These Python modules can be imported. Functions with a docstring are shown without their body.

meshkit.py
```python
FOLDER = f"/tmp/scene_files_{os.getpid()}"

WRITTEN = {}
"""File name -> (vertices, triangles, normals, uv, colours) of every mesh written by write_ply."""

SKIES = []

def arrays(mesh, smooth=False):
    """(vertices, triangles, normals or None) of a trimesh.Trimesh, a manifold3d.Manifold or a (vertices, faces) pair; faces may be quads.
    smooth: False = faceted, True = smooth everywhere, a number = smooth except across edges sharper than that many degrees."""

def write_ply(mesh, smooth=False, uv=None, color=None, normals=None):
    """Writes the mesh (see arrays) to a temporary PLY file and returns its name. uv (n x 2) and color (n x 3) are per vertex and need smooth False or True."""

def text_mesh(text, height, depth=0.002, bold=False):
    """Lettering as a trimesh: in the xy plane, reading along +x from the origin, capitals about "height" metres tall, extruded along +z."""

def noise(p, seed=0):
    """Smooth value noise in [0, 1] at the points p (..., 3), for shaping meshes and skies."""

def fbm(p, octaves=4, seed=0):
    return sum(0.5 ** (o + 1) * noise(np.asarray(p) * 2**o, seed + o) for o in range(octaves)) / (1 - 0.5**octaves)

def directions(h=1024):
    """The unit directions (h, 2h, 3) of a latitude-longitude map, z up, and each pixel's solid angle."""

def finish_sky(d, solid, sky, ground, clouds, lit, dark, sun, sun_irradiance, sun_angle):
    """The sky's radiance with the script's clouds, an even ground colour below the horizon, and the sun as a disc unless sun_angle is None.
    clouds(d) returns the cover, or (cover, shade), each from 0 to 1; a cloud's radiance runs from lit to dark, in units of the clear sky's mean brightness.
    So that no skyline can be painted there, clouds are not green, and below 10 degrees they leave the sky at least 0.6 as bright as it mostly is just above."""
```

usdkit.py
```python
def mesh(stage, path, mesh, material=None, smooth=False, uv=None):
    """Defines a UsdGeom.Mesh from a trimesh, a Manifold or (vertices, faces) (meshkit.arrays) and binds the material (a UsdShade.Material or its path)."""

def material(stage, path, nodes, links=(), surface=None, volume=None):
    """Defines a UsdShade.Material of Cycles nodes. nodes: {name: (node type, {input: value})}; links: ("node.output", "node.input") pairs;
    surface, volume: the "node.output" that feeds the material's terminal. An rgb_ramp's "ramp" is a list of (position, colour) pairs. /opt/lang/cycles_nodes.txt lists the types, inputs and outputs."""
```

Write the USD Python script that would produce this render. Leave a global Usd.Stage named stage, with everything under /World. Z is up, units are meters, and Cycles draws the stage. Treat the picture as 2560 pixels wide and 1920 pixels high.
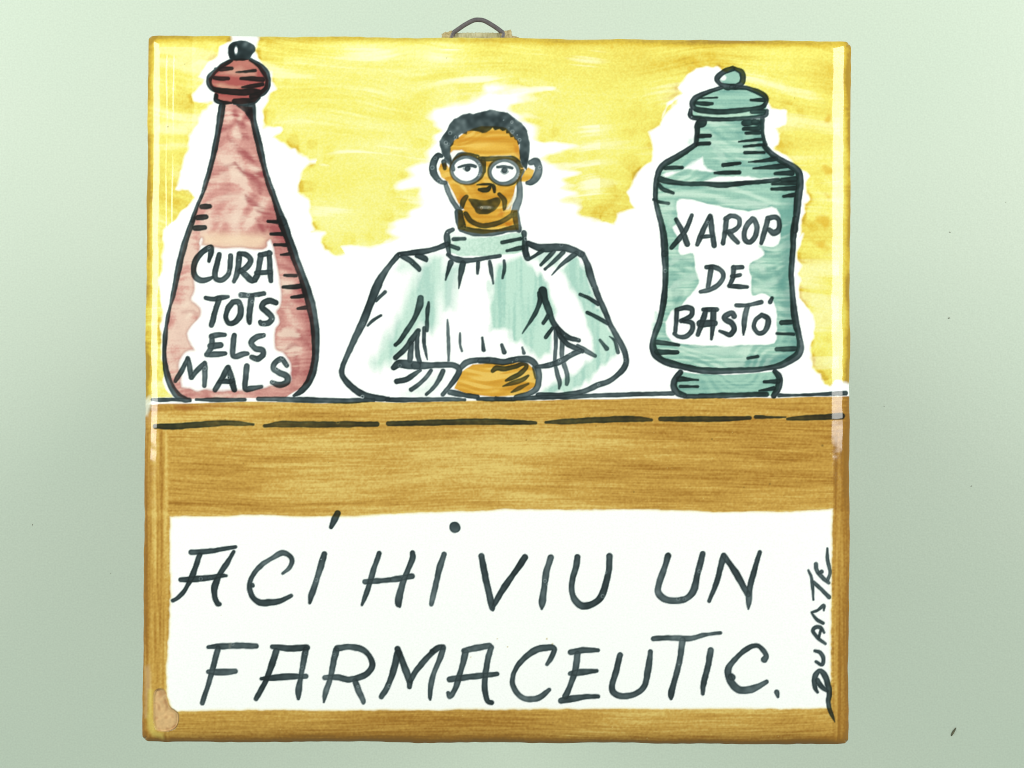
import math
import numpy as np
import usdkit
from scipy import ndimage
from pxr import Gf, Sdf, Usd, UsdGeom, UsdLux, UsdShade, Vt

stage = Usd.Stage.CreateInMemory()
UsdGeom.SetStageUpAxis(stage, UsdGeom.Tokens.z)
UsdGeom.SetStageMetersPerUnit(stage, 1.0)
UsdGeom.Xform.Define(stage, '/World')

# ------------------------------------------------------------------ camera, lamps, exposure
MM = 0.15 / 1770.0          # metres per drawing unit: the tile is 15 cm and 1770 units wide
CAM_H = 0.50                # camera above the tile's face
GAP = 0.200                 # the paper lies this far below the tile's face
cam = UsdGeom.Camera.Define(stage, '/World/camera')
cam.AddTranslateOp().Set(Gf.Vec3d(0, 0, CAM_H))
cam.CreateHorizontalApertureAttr(36.0)
cam.CreateVerticalApertureAttr(27.0)
cam.CreateFocalLengthAttr(36.0 * CAM_H / (2560 * MM))
cam.CreateClippingRangeAttr(Gf.Vec2f(0.01, 10))
cam.CreateExposureAttr(0.0)


def lamp(name, x, y, z, w, h, radiance, color, aim):
    l = UsdLux.RectLight.Define(stage, '/World/' + name)
    l.CreateWidthAttr(w)
    l.CreateHeightAttr(h)
    l.CreateIntensityAttr(radiance)
    l.CreateColorAttr(Gf.Vec3f(*color))
    p, a = Gf.Vec3d(x, y, z), Gf.Vec3d(*aim)
    zz = (p - a).GetNormalized()
    yy = Gf.Vec3d(0, 1, 0)
    xx = (yy ^ zz).GetNormalized()
    yy = (zz ^ xx).GetNormalized()
    l.AddTransformOp().Set(Gf.Matrix4d(xx[0], xx[1], xx[2], 0, yy[0], yy[1], yy[2], 0, zz[0], zz[1], zz[2], 0, x, y, z, 1))


lamp('copy_lamp', -0.41, 0.168, 0.30, 0.21, 0.39, 9.5, (1.0, 1.0, 0.95), (0, 0.10, 0))
lamp('copy_lamp_001', 0.41, 0.168, 0.30, 0.21, 0.39, 9.5, (1.0, 1.0, 0.95), (0, 0.10, 0))
dome = UsdLux.DomeLight.Define(stage, '/World/room_light')
dome.CreateIntensityAttr(0.13)
dome.CreateColorAttr(Gf.Vec3f(0.86, 1.0, 0.92))


# ------------------------------------------------------------------ helpers
def tag(prim, label=None, cat=None, kind=None, group=None):
    p = prim.GetPrim() if hasattr(prim, 'GetPrim') else prim
    for k, v in (('label', label), ('category', cat), ('kind', kind), ('group', group)):
        if v:
            p.SetCustomDataByKey(k, v)


def lin(c):
    c = np.asarray(c, float) / 255.0
    return np.where(c <= 0.04045, c / 12.92, ((c + 0.055) / 1.055) ** 2.4)


PIG = 0.80                  # a pigment that should read as c in the picture has this share of lin(c) as its colour


def pig(c):
    return lin(c) * PIG


used = {}


def numbered(path):
    n = used.get(path, 0)
    used[path] = n + 1
    return path if n == 0 else f'{path}_{n:03d}'


def W(x, y, z=0.0):
    """drawing units -> metres"""
    return np.stack([(np.asarray(x, float) - 1280) * MM, (960 - np.asarray(y, float)) * MM, np.asarray(z, float) * MM + 0 * np.asarray(x, float)], -1)


rng = np.random.default_rng(7)

# ------------------------------------------------------------------ the paper below
FRAME = (CAM_H + GAP) / CAM_H
mp = usdkit.material(stage, '/World/Looks/backdrop_paper', {
    'g': ('geometry', {}),
    'n1': ('noise_texture', {'scale': 16.0, 'detail': 3.0}),
    'n2': ('noise_texture', {'scale': 1900.0, 'detail': 2.0}),
    'n3': ('noise_texture', {'scale': 520.0, 'detail': 2.0}),
    'r1': ('rgb_ramp', {'ramp': [(0.3, (0.580, 0.672, 0.560)), (0.7, (0.600, 0.678, 0.570))]}),
    'r2': ('rgb_ramp', {'ramp': [(0.25, (0.93, 0.93, 0.93)), (0.75, (1.05, 1.05, 1.05))]}),
    'm': ('mix_color', {'blend_type': 'multiply', 'fac': 1.0}),
    'b': ('bump', {'strength': 0.10, 'distance': 0.0004}),
    'p': ('principled_bsdf', {'roughness': 0.42, 'specular_ior_level': 0.6}),
}, [('g.position', 'n1.vector'), ('g.position', 'n2.vector'), ('g.position', 'n3.vector'), ('n1.fac', 'r1.fac'), ('n2.fac', 'r2.fac'),
    ('r1.color', 'm.a'), ('r2.color', 'm.b'), ('m.result', 'p.base_color'), ('n3.fac', 'b.height'), ('b.normal', 'p.normal')], surface='p.BSDF')


def sheet(x0, x1, y0, y1, z):
    return np.array([[x0, y0, z], [x1, y0, z], [x1, y1, z], [x0, y1, z]], float), np.array([[0, 1, 2, 3]])


o = usdkit.mesh(stage, '/World/backdrop_paper', sheet(-0.6, 0.6, -0.5, 0.5, -GAP), mp)
tag(o, 'pale grey green backdrop paper under the tile', 'backdrop', 'structure')

mg = usdkit.material(stage, '/World/Looks/grey_foam', {'n': ('noise_texture', {'scale': 900.0}), 'r': ('rgb_ramp', {'ramp': [(0.3, (0.30, 0.31, 0.30)), (0.7, (0.4, 0.41, 0.40))]}),
                     'p': ('principled_bsdf', {'roughness': 0.9})}, [('n.fac', 'r.fac'), ('r.color', 'p.base_color')], surface='p.BSDF')

# ------------------------------------------------------------------ the tile's face as one height field
TL, TR, BR, BL = np.array([367, 85.]), np.array([2133.5, 99.]), np.array([2126, 1864.]), np.array([351.5, 1857.])
NX = NY = 1010
warp = np.linspace(0, 1, NX)
# finer towards the rims
s = np.linspace(-1, 1, NX)
uu = 0.5 + 0.5 * (s * 0.93 + 0.07 * np.sin(s * math.pi / 2) ** 5)
uu = (uu - uu[0]) / (uu[-1] - uu[0])
U, V = np.meshgrid(uu, uu)
PX = (TL[0] * (1 - U) + TR[0] * U) * (1 - V) + (BL[0] * (1 - U) + BR[0] * U) * V
PY = (TL[1] * (1 - U) + TR[1] * U) * (1 - V) + (BL[1] * (1 - U) + BR[1] * U) * V
U_, V_ = U, V


def noise(cx, cy, seed, order=3):
    """smooth noise in about [-1, 1] with cells of cx by cy drawing units"""
    r = np.random.default_rng(seed)
    a = r.uniform(-1, 1, (int(1790 / cy) + 5, int(1790 / cx) + 5))
    yy = 1.3 + (PY - 80) / cy
    xx = 1.3 + (PX - 345) / cx
    return ndimage.map_coordinates(a, [yy, xx], order=order, mode='reflect') * 1.35


# hand-cut outline: the edges wobble a little and the corners are rounded
L_, R_, T_, B_ = U * 1770, (1 - U) * 1770, V * 1768, (1 - V) * 1768
wob = noise(90, 90, 3) * 1.3 + noise(18, 18, 4) * 0.5
for dist, ax, sg in ((L_, 0, 1), (R_, 0, -1), (T_, 1, 1), (B_, 1, -1)):
    k = np.exp(-dist / 12.0) * wob * sg
    if ax == 0:
        PX = PX + k
    else:
        PY = PY + k
for cu, cv, sx, sy, rad in ((0, 0, 1, 1, 10), (1, 0, -1, 1, 15), (1, 1, -1, -1, 12), (0, 1, 1, -1, 16)):
    a, b = (L_ if cu == 0 else R_), (T_ if cv == 0 else B_)
    inn = (a < rad) & (b < rad)
    dx, dy = rad - a[inn], rad - b[inn]
    q = np.maximum(dx, dy) / np.maximum(np.hypot(dx, dy), 1e-9)
    PX[inn] += sx * dx * (1 - q)
    PY[inn] += sy * dy * (1 - q)


def rim(d, l0, l1, s0, s1):
    return l0 * s0 * np.exp(-d / l0) + l1 * s1 * np.exp(-d / l1)


def rip(d, at, w, amp):
    return amp * w * np.tanh((d - at) / w)


ripple = 1 + 0.35 * noise(400, 160, 8)
ra, rb, rc, rd = rim(L_, 7, 27, 0.8, 0.78), rim(R_, 6, 46, 0.8, 0.74), rim(T_, 8, 24, 0.9, 0.75), rim(B_, 8, 24, 0.9, 0.75)
Z = -((ra + rb) ** 2 + (rc + rd) ** 2) ** 0.5
Z += (rip(L_ + 2.0 * noise(300, 120, 9), 52, 2.4, 0.15) - 2.4 * 0.15 + rip(L_ + 1.5 * noise(300, 120, 10), 68, 3.2, 0.20) - 3.2 * 0.20) * ripple
Z += noise(260, 260, 11) * 0.55 + noise(70, 70, 12) * 0.05
Z += (noise(16, 60, 13) * 0.10 + noise(22, 24, 14) * 0.16) * np.exp(-np.minimum(L_, R_) / 60)

# ------------------------------------------------------------------ drawing: frames are pieces of the tile, in units of their own
FR = {'A': (340, 60, .3014), 'B': (340, 540, .3014), 'C': (1000, 240, .2411), 'D': (820, 540, .3014), 'E': (1200, 540, .3014), 'F': (1600, 140, .3014),
      'G': (1600, 540, .3014), 'H': (400, 1260, .27125), 'I': (980, 1260, .27125), 'J': (1560, 1260, .36166), 'K': (480, 1560, .27125),
      'L': (1080, 1540, .27125), 'M': (340, 980, .40687), 'N': (1240, 960, .40687), 'P': (330, 1620, .15674), 'S': (1980, 1340, .3014), 'X': (700, 80, .3014), 'Y': (1200, 80, .3014), '0': (0, 0, 1.0)}


def pts(frame, text):
    ox, oy, k = FR[frame]
    out = []
    for t in text.split():
        v = [float(q) for q in t.split(',')]
        out.append([ox + v[0] * k, oy + v[1] * k] + [q * k for q in v[2:]])
    w = max(len(q) for q in out)
    last = None
    for q in out:
        if w == 3 and len(q) == 2:
            q.append(last)
        last = q[-1]
    return np.array(out)


def multi(text):
    return np.vstack([pts(t.strip()[0], t.strip()[1:]) for t in text.split(';')])


def spline(p, n=7, closed=False):
    if len(p) < 3:
        return p
    q = np.vstack([p[-1:], p, p[:2]]) if closed else np.vstack([2 * p[0] - p[1], p, 2 * p[-1] - p[-2]])
    t = np.linspace(0, 1, n, endpoint=False)[:, None]
    out = []
    for i in range(1, len(q) - 2):
        a, b, c, d = q[i - 1], q[i], q[i + 1], q[i + 2]
        out.append(0.5 * (2 * b + (c - a) * t + (2 * a - 5 * b + 4 * c - d) * t ** 2 + (3 * b - a - 3 * c + d) * t ** 3))
    if not closed:
        out.append(q[-2:-1])
    return np.vstack(out)


XS, YS = PX[NY // 2], PY[:, NX // 2]


def window(x0, x1, y0, y1, pad):
    i0 = max(0, np.searchsorted(XS, x0 - pad - 14))
    i1 = min(NX, np.searchsorted(XS, x1 + pad + 14) + 1)
    j0 = max(0, np.searchsorted(YS, y0 - pad - 14))
    j1 = min(NY, np.searchsorted(YS, y1 + pad + 14) + 1)
    return slice(j0, max(j1, j0 + 1)), slice(i0, max(i1, i0 + 1))


def sd_stroke(p):
    """signed distance (negative inside) to a stroke of varying width"""
    r = p[:, 2] / 2
    sl = window(p[:, 0].min(), p[:, 0].max(), p[:, 1].min(), p[:, 1].max(), r.max() + 8)
    x, y = PX[sl], PY[sl]
    best = np.full(x.shape, 1e9)
    if len(p) == 1:
        return sl, np.hypot(x - p[0, 0], y - p[0, 1]) - r[0]
    for a, b, ra, rb in zip(p[:-1], p[1:], r[:-1], r[1:]):
        d = b[:2] - a[:2]
        t = np.clip(((x - a[0]) * d[0] + (y - a[1]) * d[1]) / max(d @ d, 1e-9), 0, 1)
        best = np.minimum(best, np.hypot(x - a[0] - t * d[0], y - a[1] - t * d[1]) - (ra + (rb - ra) * t))
    return sl, best


def sd_poly(p, pad=30):
    sl = window(p[:, 0].min(), p[:, 0].max(), p[:, 1].min(), p[:, 1].max(), pad)
    x, y = PX[sl], PY[sl]
    best, inside = np.full(x.shape, 1e9), np.zeros(x.shape, bool)
    q = np.vstack([p, p[:1]])[:, :2]
    for a, b in zip(q[:-1], q[1:]):
        d = b - a
        t = np.clip(((x - a[0]) * d[0] + (y - a[1]) * d[1]) / max(d @ d, 1e-9), 0, 1)
        best = np.minimum(best, (x - a[0] - t * d[0]) ** 2 + (y - a[1] - t * d[1]) ** 2)
        if a[1] != b[1]:
            inside ^= ((a[1] > y) != (b[1] > y)) & (x < d[0] * (y - a[1]) / d[1] + a[0])
    best = np.sqrt(best)
    return sl, np.where(inside, -best, best)


def step(sd, soft):
    return np.clip(0.5 - sd / (2 * soft), 0, 1)


WHITE = np.array([0.880, 0.876, 0.862])
CAN = np.ones((NY, NX, 3)) * WHITE
INK = np.zeros((NY, NX))                      # ink density
LAB = np.zeros((NY, NX), np.int32)
PARTS = ['yellow_background']
LABELS = {}


def part(name, label=None):
    p = numbered('/' + name)[1:]
    PARTS.append(p)
    if label:
        LABELS[p] = label
    return len(PARTS) - 1


n_edge = noise(24, 24, 21) * 0.9 + noise(8, 8, 22) * 0.45
n_mot = noise(30, 30, 23) * 0.6 + noise(9, 9, 24) * 0.5
n_fine = noise(3.5, 3.5, 25, 1)
n_h = noise(170, 5, 26) * 0.6 + noise(420, 11, 27) * 0.5 + noise(60, 3.2, 28) * 0.35       # horizontal bristle marks
n_h2 = noise(240, 38, 29) * 0.7 + noise(110, 17, 30) * 0.5
n_v = noise(5, 170, 31) * 0.6 + noise(11, 420, 32) * 0.5 + noise(3.2, 60, 33) * 0.35       # vertical bristle marks
n_big = noise(330, 150, 34)
n_pat = noise(90, 60, 35)


def mixin(sl, a, color):
    CAN[sl] = CAN[sl] * (1 - a[..., None]) + color * a[..., None]


def fill(pid, poly, color, alpha=1.0, soft=1.5, rough=1.0, vary=None):
    """a painted area. vary: noise field and second colour"""
    sl, sd = sd_poly(poly)
    sd = sd + n_edge[sl] * rough
    a = step(sd, soft) * alpha
    c = np.broadcast_to(pig(color) if np.ndim(color) == 1 else color[sl], a.shape + (3,))
    if vary is not None:
        f, c2 = vary
        t = np.clip(f[sl], 0, 1)[..., None]
        c = c * (1 - t) + pig(c2) * t
    mixin(sl, a, c)
    if pid is not None:
        LAB[sl][sd < 0] = pid


def ink(pid, frame, text, tone=1.0, closed=False, n=7):
    for one in text.split(';'):
        p = pts(frame, one)
        if p.shape[1] == 2:
            p = np.hstack([p, np.full((len(p), 1), 8.0)])
        p = spline(p, n, closed)
        p[:, 2] = np.maximum(p[:, 2], 1.2)
        sl, sd = sd_stroke(p)
        sd = sd + n_edge[sl] * 0.7 - 0.65
        a = step(sd, 1.3)
        edge = 0.88 + 0.20 * np.exp(-((sd + 2.2) / 1.8) ** 2)          # pigment gathers at the edge of the stroke
        dens = a * tone * edge * (0.97 + 0.14 * n_mot[sl] + 0.14 * n_pat[sl])
        INK[sl] = np.maximum(INK[sl], dens) + 0.10 * np.minimum(INK[sl], dens)
        if pid is not None:
            LAB[sl][sd < 0] = pid


def wash(frame, text, color, k, soft, clip=None):
    p = spline(pts(frame, text), 8)
    sl, sd = sd_stroke(p)
    a = np.clip(0.5 - (sd + n_edge[sl] * 2.0 + 2.5 * n_h3[sl]) / (2 * soft), 0, 1) * k * np.clip(0.85 + 0.5 * n_sw2[sl] + 0.4 * n_h3[sl], 0.1, 1.2)
    if clip is not None:
        a = a * CLIPS[clip][sl]
    mixin(sl, np.clip(a, 0, 1), pig(color))


def inkfill(pid, poly, tone=1.0):
    sl, sd = sd_poly(poly)
    sd = sd + n_edge[sl]
    INK[sl] = np.maximum(INK[sl], step(sd, 1.5) * tone * (1 + 0.28 * n_mot[sl]))
    if pid is not None:
        LAB[sl][sd < 0] = pid


def clear(frame, cx, cy, rx, ry, a=1.0, col=None):
    p = pts(frame, f'{cx},{cy} {cx + rx},{cy + ry}')
    c, r = p[0], p[1] - p[0]
    sl = window(c[0] - r[0], c[0] + r[0], c[1] - r[1], c[1] + r[1], 6)
    d = (np.hypot((PX[sl] - c[0]) / r[0], (PY[sl] - c[1]) / r[1]) - 1) * min(r)
    k = step(d, 1.6) * a
    INK[sl] *= 1 - k
    mixin(sl, k, WHITE if col is None else pig(col))


# ------------------------------------------------------------------ yellow ground
main = multi('A990,-60 990,90 1000,290 1050,350 1120,400 1110,480 1150,540 1100,570 1090,630 1065,700 1050,800 1060,860 1190,870 1130,940 1200,990 1290,1020;'
             'X130,960 190,1040 390,1068 220,1110 170,1170 160,1250 150,1330 250,1400 240,1480 260,1560 280,1650;B1460,130 1560,140 1510,220 1560,290 1650,325;'
             'D100,312 200,290 350,270 440,250 530,215 480,215 520,130 640,20;X1000,1560 1060,1500 1170,1400 1140,1300 1000,1290 1080,1180 1230,1060 1270,960 1280,850 1310,790 1230,720 1310,650 1480,600 1655,540;'
             'Y60,470 180,470 600,478 380,530 250,600 290,660 380,760 480,860 530,920 620,900 740,960 590,1040 560,1100 840,1160 700,1220 680,1290 790,1330 720,1370 800,1420 850,1520 1000,1570 1110,1590 1140,1510 1290,1465 1250,1400 1220,1330 1280,1250 1310,1190 1430,1075 1420,940 1400,830 1490,770 1510,720 1560,600 1650,550;'
             'F180,520 230,400 350,310 310,260 400,150 460,80 640,95 770,180 1050,350 1080,450 1210,460 1190,560 1120,600 1170,640 1160,740 1130,770 1210,850 1330,950 1400,1000 1360,1060 1390,1180 1350,1220 1370,1300 1320,1400 1330,1480 1310,1520;'
             'G1350,150 1310,300 1330,400 1280,480 1340,540 1320,680 1400,790 1440,880 1450,990 1410,1070 1400,1180 1430,1260 1510,1300 1540,1390 1580,1415 1640,1380 1900,1380;F1900,-400')
left = multi('A-100,-100 770,-60 765,90 770,130 690,190 660,260 600,320 545,390 520,440 570,460 520,530 490,590 495,630 615,660 560,720 520,850 440,930 420,1060 390,1170 390,1210 300,1390 430,1385 480,1440 390,1560 310,1650;'
             'B235,120 200,330 190,800 205,1000 215,1350 260,1470 290,1495 120,1500 100,1545 70,1570 -100,1570')
Y_LIGHT, Y_MID, Y_DEEP, Y_EDGE = pig((255, 252, 180)), pig((248, 237, 118)), pig((230, 197, 66)), pig((184, 146, 44))
head = np.hypot((PX - 1210) / 1.1, PY - 420)
softness = np.where(PX > 700, np.clip(9 * np.exp(-((head - 220) / 210) ** 2), 3.4, 14), 3.5)
softness = np.where((PX > 1500) | (PX < 620), 3.2, softness)
rightness = np.clip((PX - 900) / 1200, 0, 1)
rimd = np.minimum(np.minimum(L_, R_), T_)
n_h3 = noise(130, 3.6, 36) * 0.6 + noise(55, 2.8, 37) * 0.5
tilt = noise(300, 60, 38)
II, JJ = np.mgrid[0:NY, 0:NX].astype(float)
wy = noise(260, 200, 15) * 16 + noise(90, 90, 16) * 4
y_h, y_h2, y_h3 = (ndimage.map_coordinates(q, [II + wy, JJ], order=1, mode='nearest') for q in (n_h, n_h2, n_h3))
y_amp = np.clip(0.75 + 0.6 * noise(200, 120, 17), 0.2, 1.4)
dens = 0.33 + (0.15 * y_h2 + 0.085 * y_h + 0.075 * y_h3) * y_amp + 0.34 * rightness + 0.15 * n_big + 0.09 * n_pat + 0.10 * n_fine
dens += 0.16 * (PX < 480)
dens += 0.55 * np.exp(-((T_ - 6) / 12) ** 2) * (1 + 0.5 * n_h2) + 0.95 * np.exp(-(np.minimum(L_, R_) / 15) ** 2) * (1 + 0.4 * noise(30, 60, 18))
blot = np.clip(noise(34, 26, 41) * noise(50, 50, 42) * 2.4 - 0.25, 0, 1)
for pl in (main, left):
    sl, sd = sd_poly(pl)
    sd = sd + np.where(softness[sl] > 5, noise(60, 12, 43)[sl] * 8 + noise(150, 18, 44)[sl] * 6, noise(40, 34, 43)[sl] * 4 + noise(15, 13, 46)[sl] * 1.6) + n_edge[sl] * 1.8
    a = np.clip(0.5 - sd / (2 * softness[sl]), 0, 1)
    dd = dens[sl] + 0.26 * np.exp(-((sd + 5) / 6.0) ** 2) * (0.3 + blot[sl] * 1.6) * (softness[sl] < 5) + 0.22 * blot[sl] * np.exp(-np.abs(sd + 25) / 40)
    dd = np.clip(dd, 0.05, 1.6)
    c = np.stack([np.interp(dd, [0.0, 0.5, 1.0, 1.5], [Y_LIGHT[k], Y_MID[k], Y_DEEP[k], Y_EDGE[k]]) for k in range(3)], -1)
    bare = np.clip((-0.40 - y_h2[sl] * 0.7 - 0.5 * n_pat[sl] - 0.3 * y_h[sl]) * 0.9, 0, 0.45) * np.clip(softness[sl] / 8, 0.15, 1)
    mixin(sl, a * (1 - bare * (rimd[sl] > 30)), c)
for x, y, r, k in ((2070, 300, 9, .8), (2073, 423, 10, .7), (2073, 490, 8, .7), (2066, 556, 16, .8), (2055, 612, 13, .8), (1740, 153, 10, .4), (1725, 172, 7, .5), (1715, 185, 6, .4), (1530, 115, 4, .5)):
    sl = window(x - r, x + r, y - r, y + r, r)
    d = np.hypot(PX[sl] - x, PY[sl] - y) + noise(14, 14, 45)[sl] * r * 0.6
    mixin(sl, np.clip(1.4 - d / r, 0, 1) * k * 0.8, pig((228, 176, 26)))
print('yellow done')

# ------------------------------------------------------------------ wooden counter and lettering panel
counter = part('counter', 'brown wood-grained counter band and border painted on the tile')
topline = np.interp(PX, [340, 375, 420, 560, 900, 1240, 1600, 2160], [1014, 1012, 1008, 1006, 1006, 1001, 996, 990.5]) + noise(60, 60, 51) * 1.6
B_L, B_M, B_D = pig((232, 200, 112)), pig((208, 162, 72)), pig((172, 120, 36))
vert = np.clip(np.maximum((424 - PX) / 6, (PX - 2084) / 6), 0, 1) * np.clip((PY - np.where(PX < 1000, 1060, 1075)) / 30, 0, 1)
n_h4 = noise(70, 2.6, 39) * 0.7 + noise(26, 2.2, 40) * 0.5
wg = noise(500, 260, 19) * 5 + noise(160, 90, 20) * 1.0
w_h, w_h2 = (ndimage.map_coordinates(q, [II + wg, JJ], order=1, mode='nearest') for q in (n_h, n_h2))
w_h3, w_h4 = (ndimage.map_coordinates(q, [II + wg, JJ], order=1, mode='nearest') for q in (n_h3, n_h4))
grain = (0.09 * w_h + 0.16 * w_h2 + 0.14 * w_h3 + 0.14 * w_h4) * (1 - vert) + (0.30 * n_v) * vert
bd = 0.42 + grain + 0.13 * n_big + 0.12 * n_fine + 0.05 * noise(5, 5, 52)
for bx_, by_, bw_, bh_, bk_ in ((1300, 1105, 200, 34, .34), (1560, 1120, 170, 16, .30), (1180, 1190, 260, 26, .22), (900, 1110, 190, 26, .18), (760, 1225, 200, 26, .20), (1360, 1235, 150, 20, .16), (600, 1120, 160, 18, .14), (1500, 1030, 120, 10, .2), (1850, 1168, 200, 9, .2), (980, 1040, 110, 12, .16)):
    bd -= bk_ * np.exp(-((PX - bx_) / bw_) ** 2 - ((PY - by_ + 10 * w_h2) / bh_) ** 2) * (0.75 + 0.6 * w_h3)
bd += 0.45 * np.exp(-((PY - topline - 8) / 13) ** 2) * np.clip(1.2 - (PX - 400) / 300, 0.05, 1) + 0.30 * np.exp(-((B_ - 8) / 18) ** 2) + 0.55 * np.exp(-(np.minimum(np.minimum(L_, R_), B_) / 13) ** 2)
bd += 0.05
bd -= 0.25 * np.exp(-((PY - 1287) / 10) ** 2) * (PX < 1250)
bd += 0.32 * np.exp(-((PY - (1259 + (PX - 700) * 0.004)) / 5) ** 2) * (PX < 1000) * (PX > 420) * (0.7 + 0.6 * n_h2)
bd += 0.16 * np.clip((PX - 1500) / 500, 0, 1) * (PY < 1280) - 0.10 * (PY < 1060)
bd += 0.20 * (PX > 2084) + 0.12 * np.clip((PY - 1775) / 30, 0, 1)
bd = np.clip(bd, 0, 1.3)
bc = np.stack([np.interp(bd, [0, .45, 1, 1.3], [B_L[k], B_M[k], B_D[k], B_D[k] * 0.8]) for k in range(3)], -1)
a = np.clip((PY - topline) / 3.0 + 0.5, 0, 1)
mixin((slice(None), slice(None)), a, bc)
LAB[PY > topline] = counter
panel = part('lettering_panel', 'white lettering panel across the lower half of the tile')
pp = np.vstack([multi('0425,1292 470,1291 520,1292 620,1288 760,1290 860,1292 1000,1284 1100,1280 1250,1275 1400,1275 1560,1273 1700,1277 1860,1281 1980,1278 2083,1274 2081,1420 2079,1560 2078,1680 2078,1772 1800,1773 1560,1771 1300,1774 1080,1774 800,1776 620,1774 480,1777;P780,1005 720,1010 640,950 570,830 545,690'), multi('0417,1650 421,1600 426,1500 425,1400')])
sl, sd = sd_poly(pp)
sd = sd + n_edge[sl] * 0.9 + noise(60, 8, 54)[sl] * 0.8
CAN[sl] = CAN[sl] * (1 - step(sd, 1.8)[..., None]) + WHITE * step(sd, 1.8)[..., None]
halo = np.exp(-((sd + 1) / 3.0) ** 2) * 0.35
mixin(sl, halo, pig((250, 232, 140)))
LAB[sl][sd < 0] = panel

# base line under the figures, and the dashes on the counter's edge
for t in ('M95,48,16 150,49,24 250,46,20 330,50,24', 'M370,47,18 500,48,22 670,47,20', 'M750,42,20 900,45,28 1100,50,32 1300,55,30 1400,50,26 1460,48,22',
          'M1540,48,24 1700,48,26 1900,44,22 2020,48,18', 'M2100,42,20 2212,45,22 2300,44,22', 'N0,90,22 100,92,24 260,82,26 420,78,30 600,72,22 800,65,26 1000,60,24 1090,58,22',
          'N1250,72,26 1500,68,24 1650,65,16', 'N1740,70,22 1900,67,12 2050,60,22 2160,57,26'):
    ink(part('counter/base_line'), t[0], t[1:], 0.92)
for t in ('M115,212,26 250,210,36 400,200,38 560,190,32 720,200,14', 'M790,208,18 900,198,34 1100,200,34 1300,198,34 1480,198,28', 'M1550,195,24 1750,190,34 1950,185,34 2130,182,34 2330,186,30 2455,190,20',
          'N305,235,16 450,230,30 650,220,34 850,215,34 955,220,16', 'N1010,215,24 1200,215,32 1400,215,28 1560,208,22', 'N1595,203,18 1690,204,14 1780,204,8', 'N1790,215,14 1900,208,28 2060,202,34 2135,197,34'):
    ink(part('counter/dash'), t[0], t[1:], 0.80)
sl, sd = sd_poly(multi('M230,75 380,78 560,80 780,92 700,100 560,92 430,98 300,112 240,100'))
mixin(sl, step(sd + n_edge[sl], 6) * 0.6, pig((158, 84, 22)))

# ------------------------------------------------------------------ flask
flask = part('flask', 'tall rose red flask painted at left of the tile')
fl_l = multi('A722,650 700,780 680,900 655,1030 620,1180 585,1300 555,1400 520,1480 485,1570;B440,120 395,260 360,400 330,540 305,660 280,760 255,880 240,1000 232,1120 240,1240 260,1330 295,1420 345,1490 420,1520')
fl_r = multi('A965,690 975,800 995,900 1020,1000 1045,1110 1075,1230 1105,1330 1135,1410 1165,1500 1195,1590;B1250,150 1290,260 1330,380 1375,490 1410,600 1445,720 1470,840 1485,960 1490,1080 1485,1190 1465,1290 1430,1380 1350,1440 1240,1505')
body = np.vstack([fl_l, fl_r[::-1]])
n_sw = ndimage.map_coordinates(noise(26, 60, 61), [np.mgrid[0:NY, 0:NX][0] + noise(70, 70, 62) * 26, np.mgrid[0:NY, 0:NX][1] + noise(60, 60, 63) * 22], order=1, mode='nearest')
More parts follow.
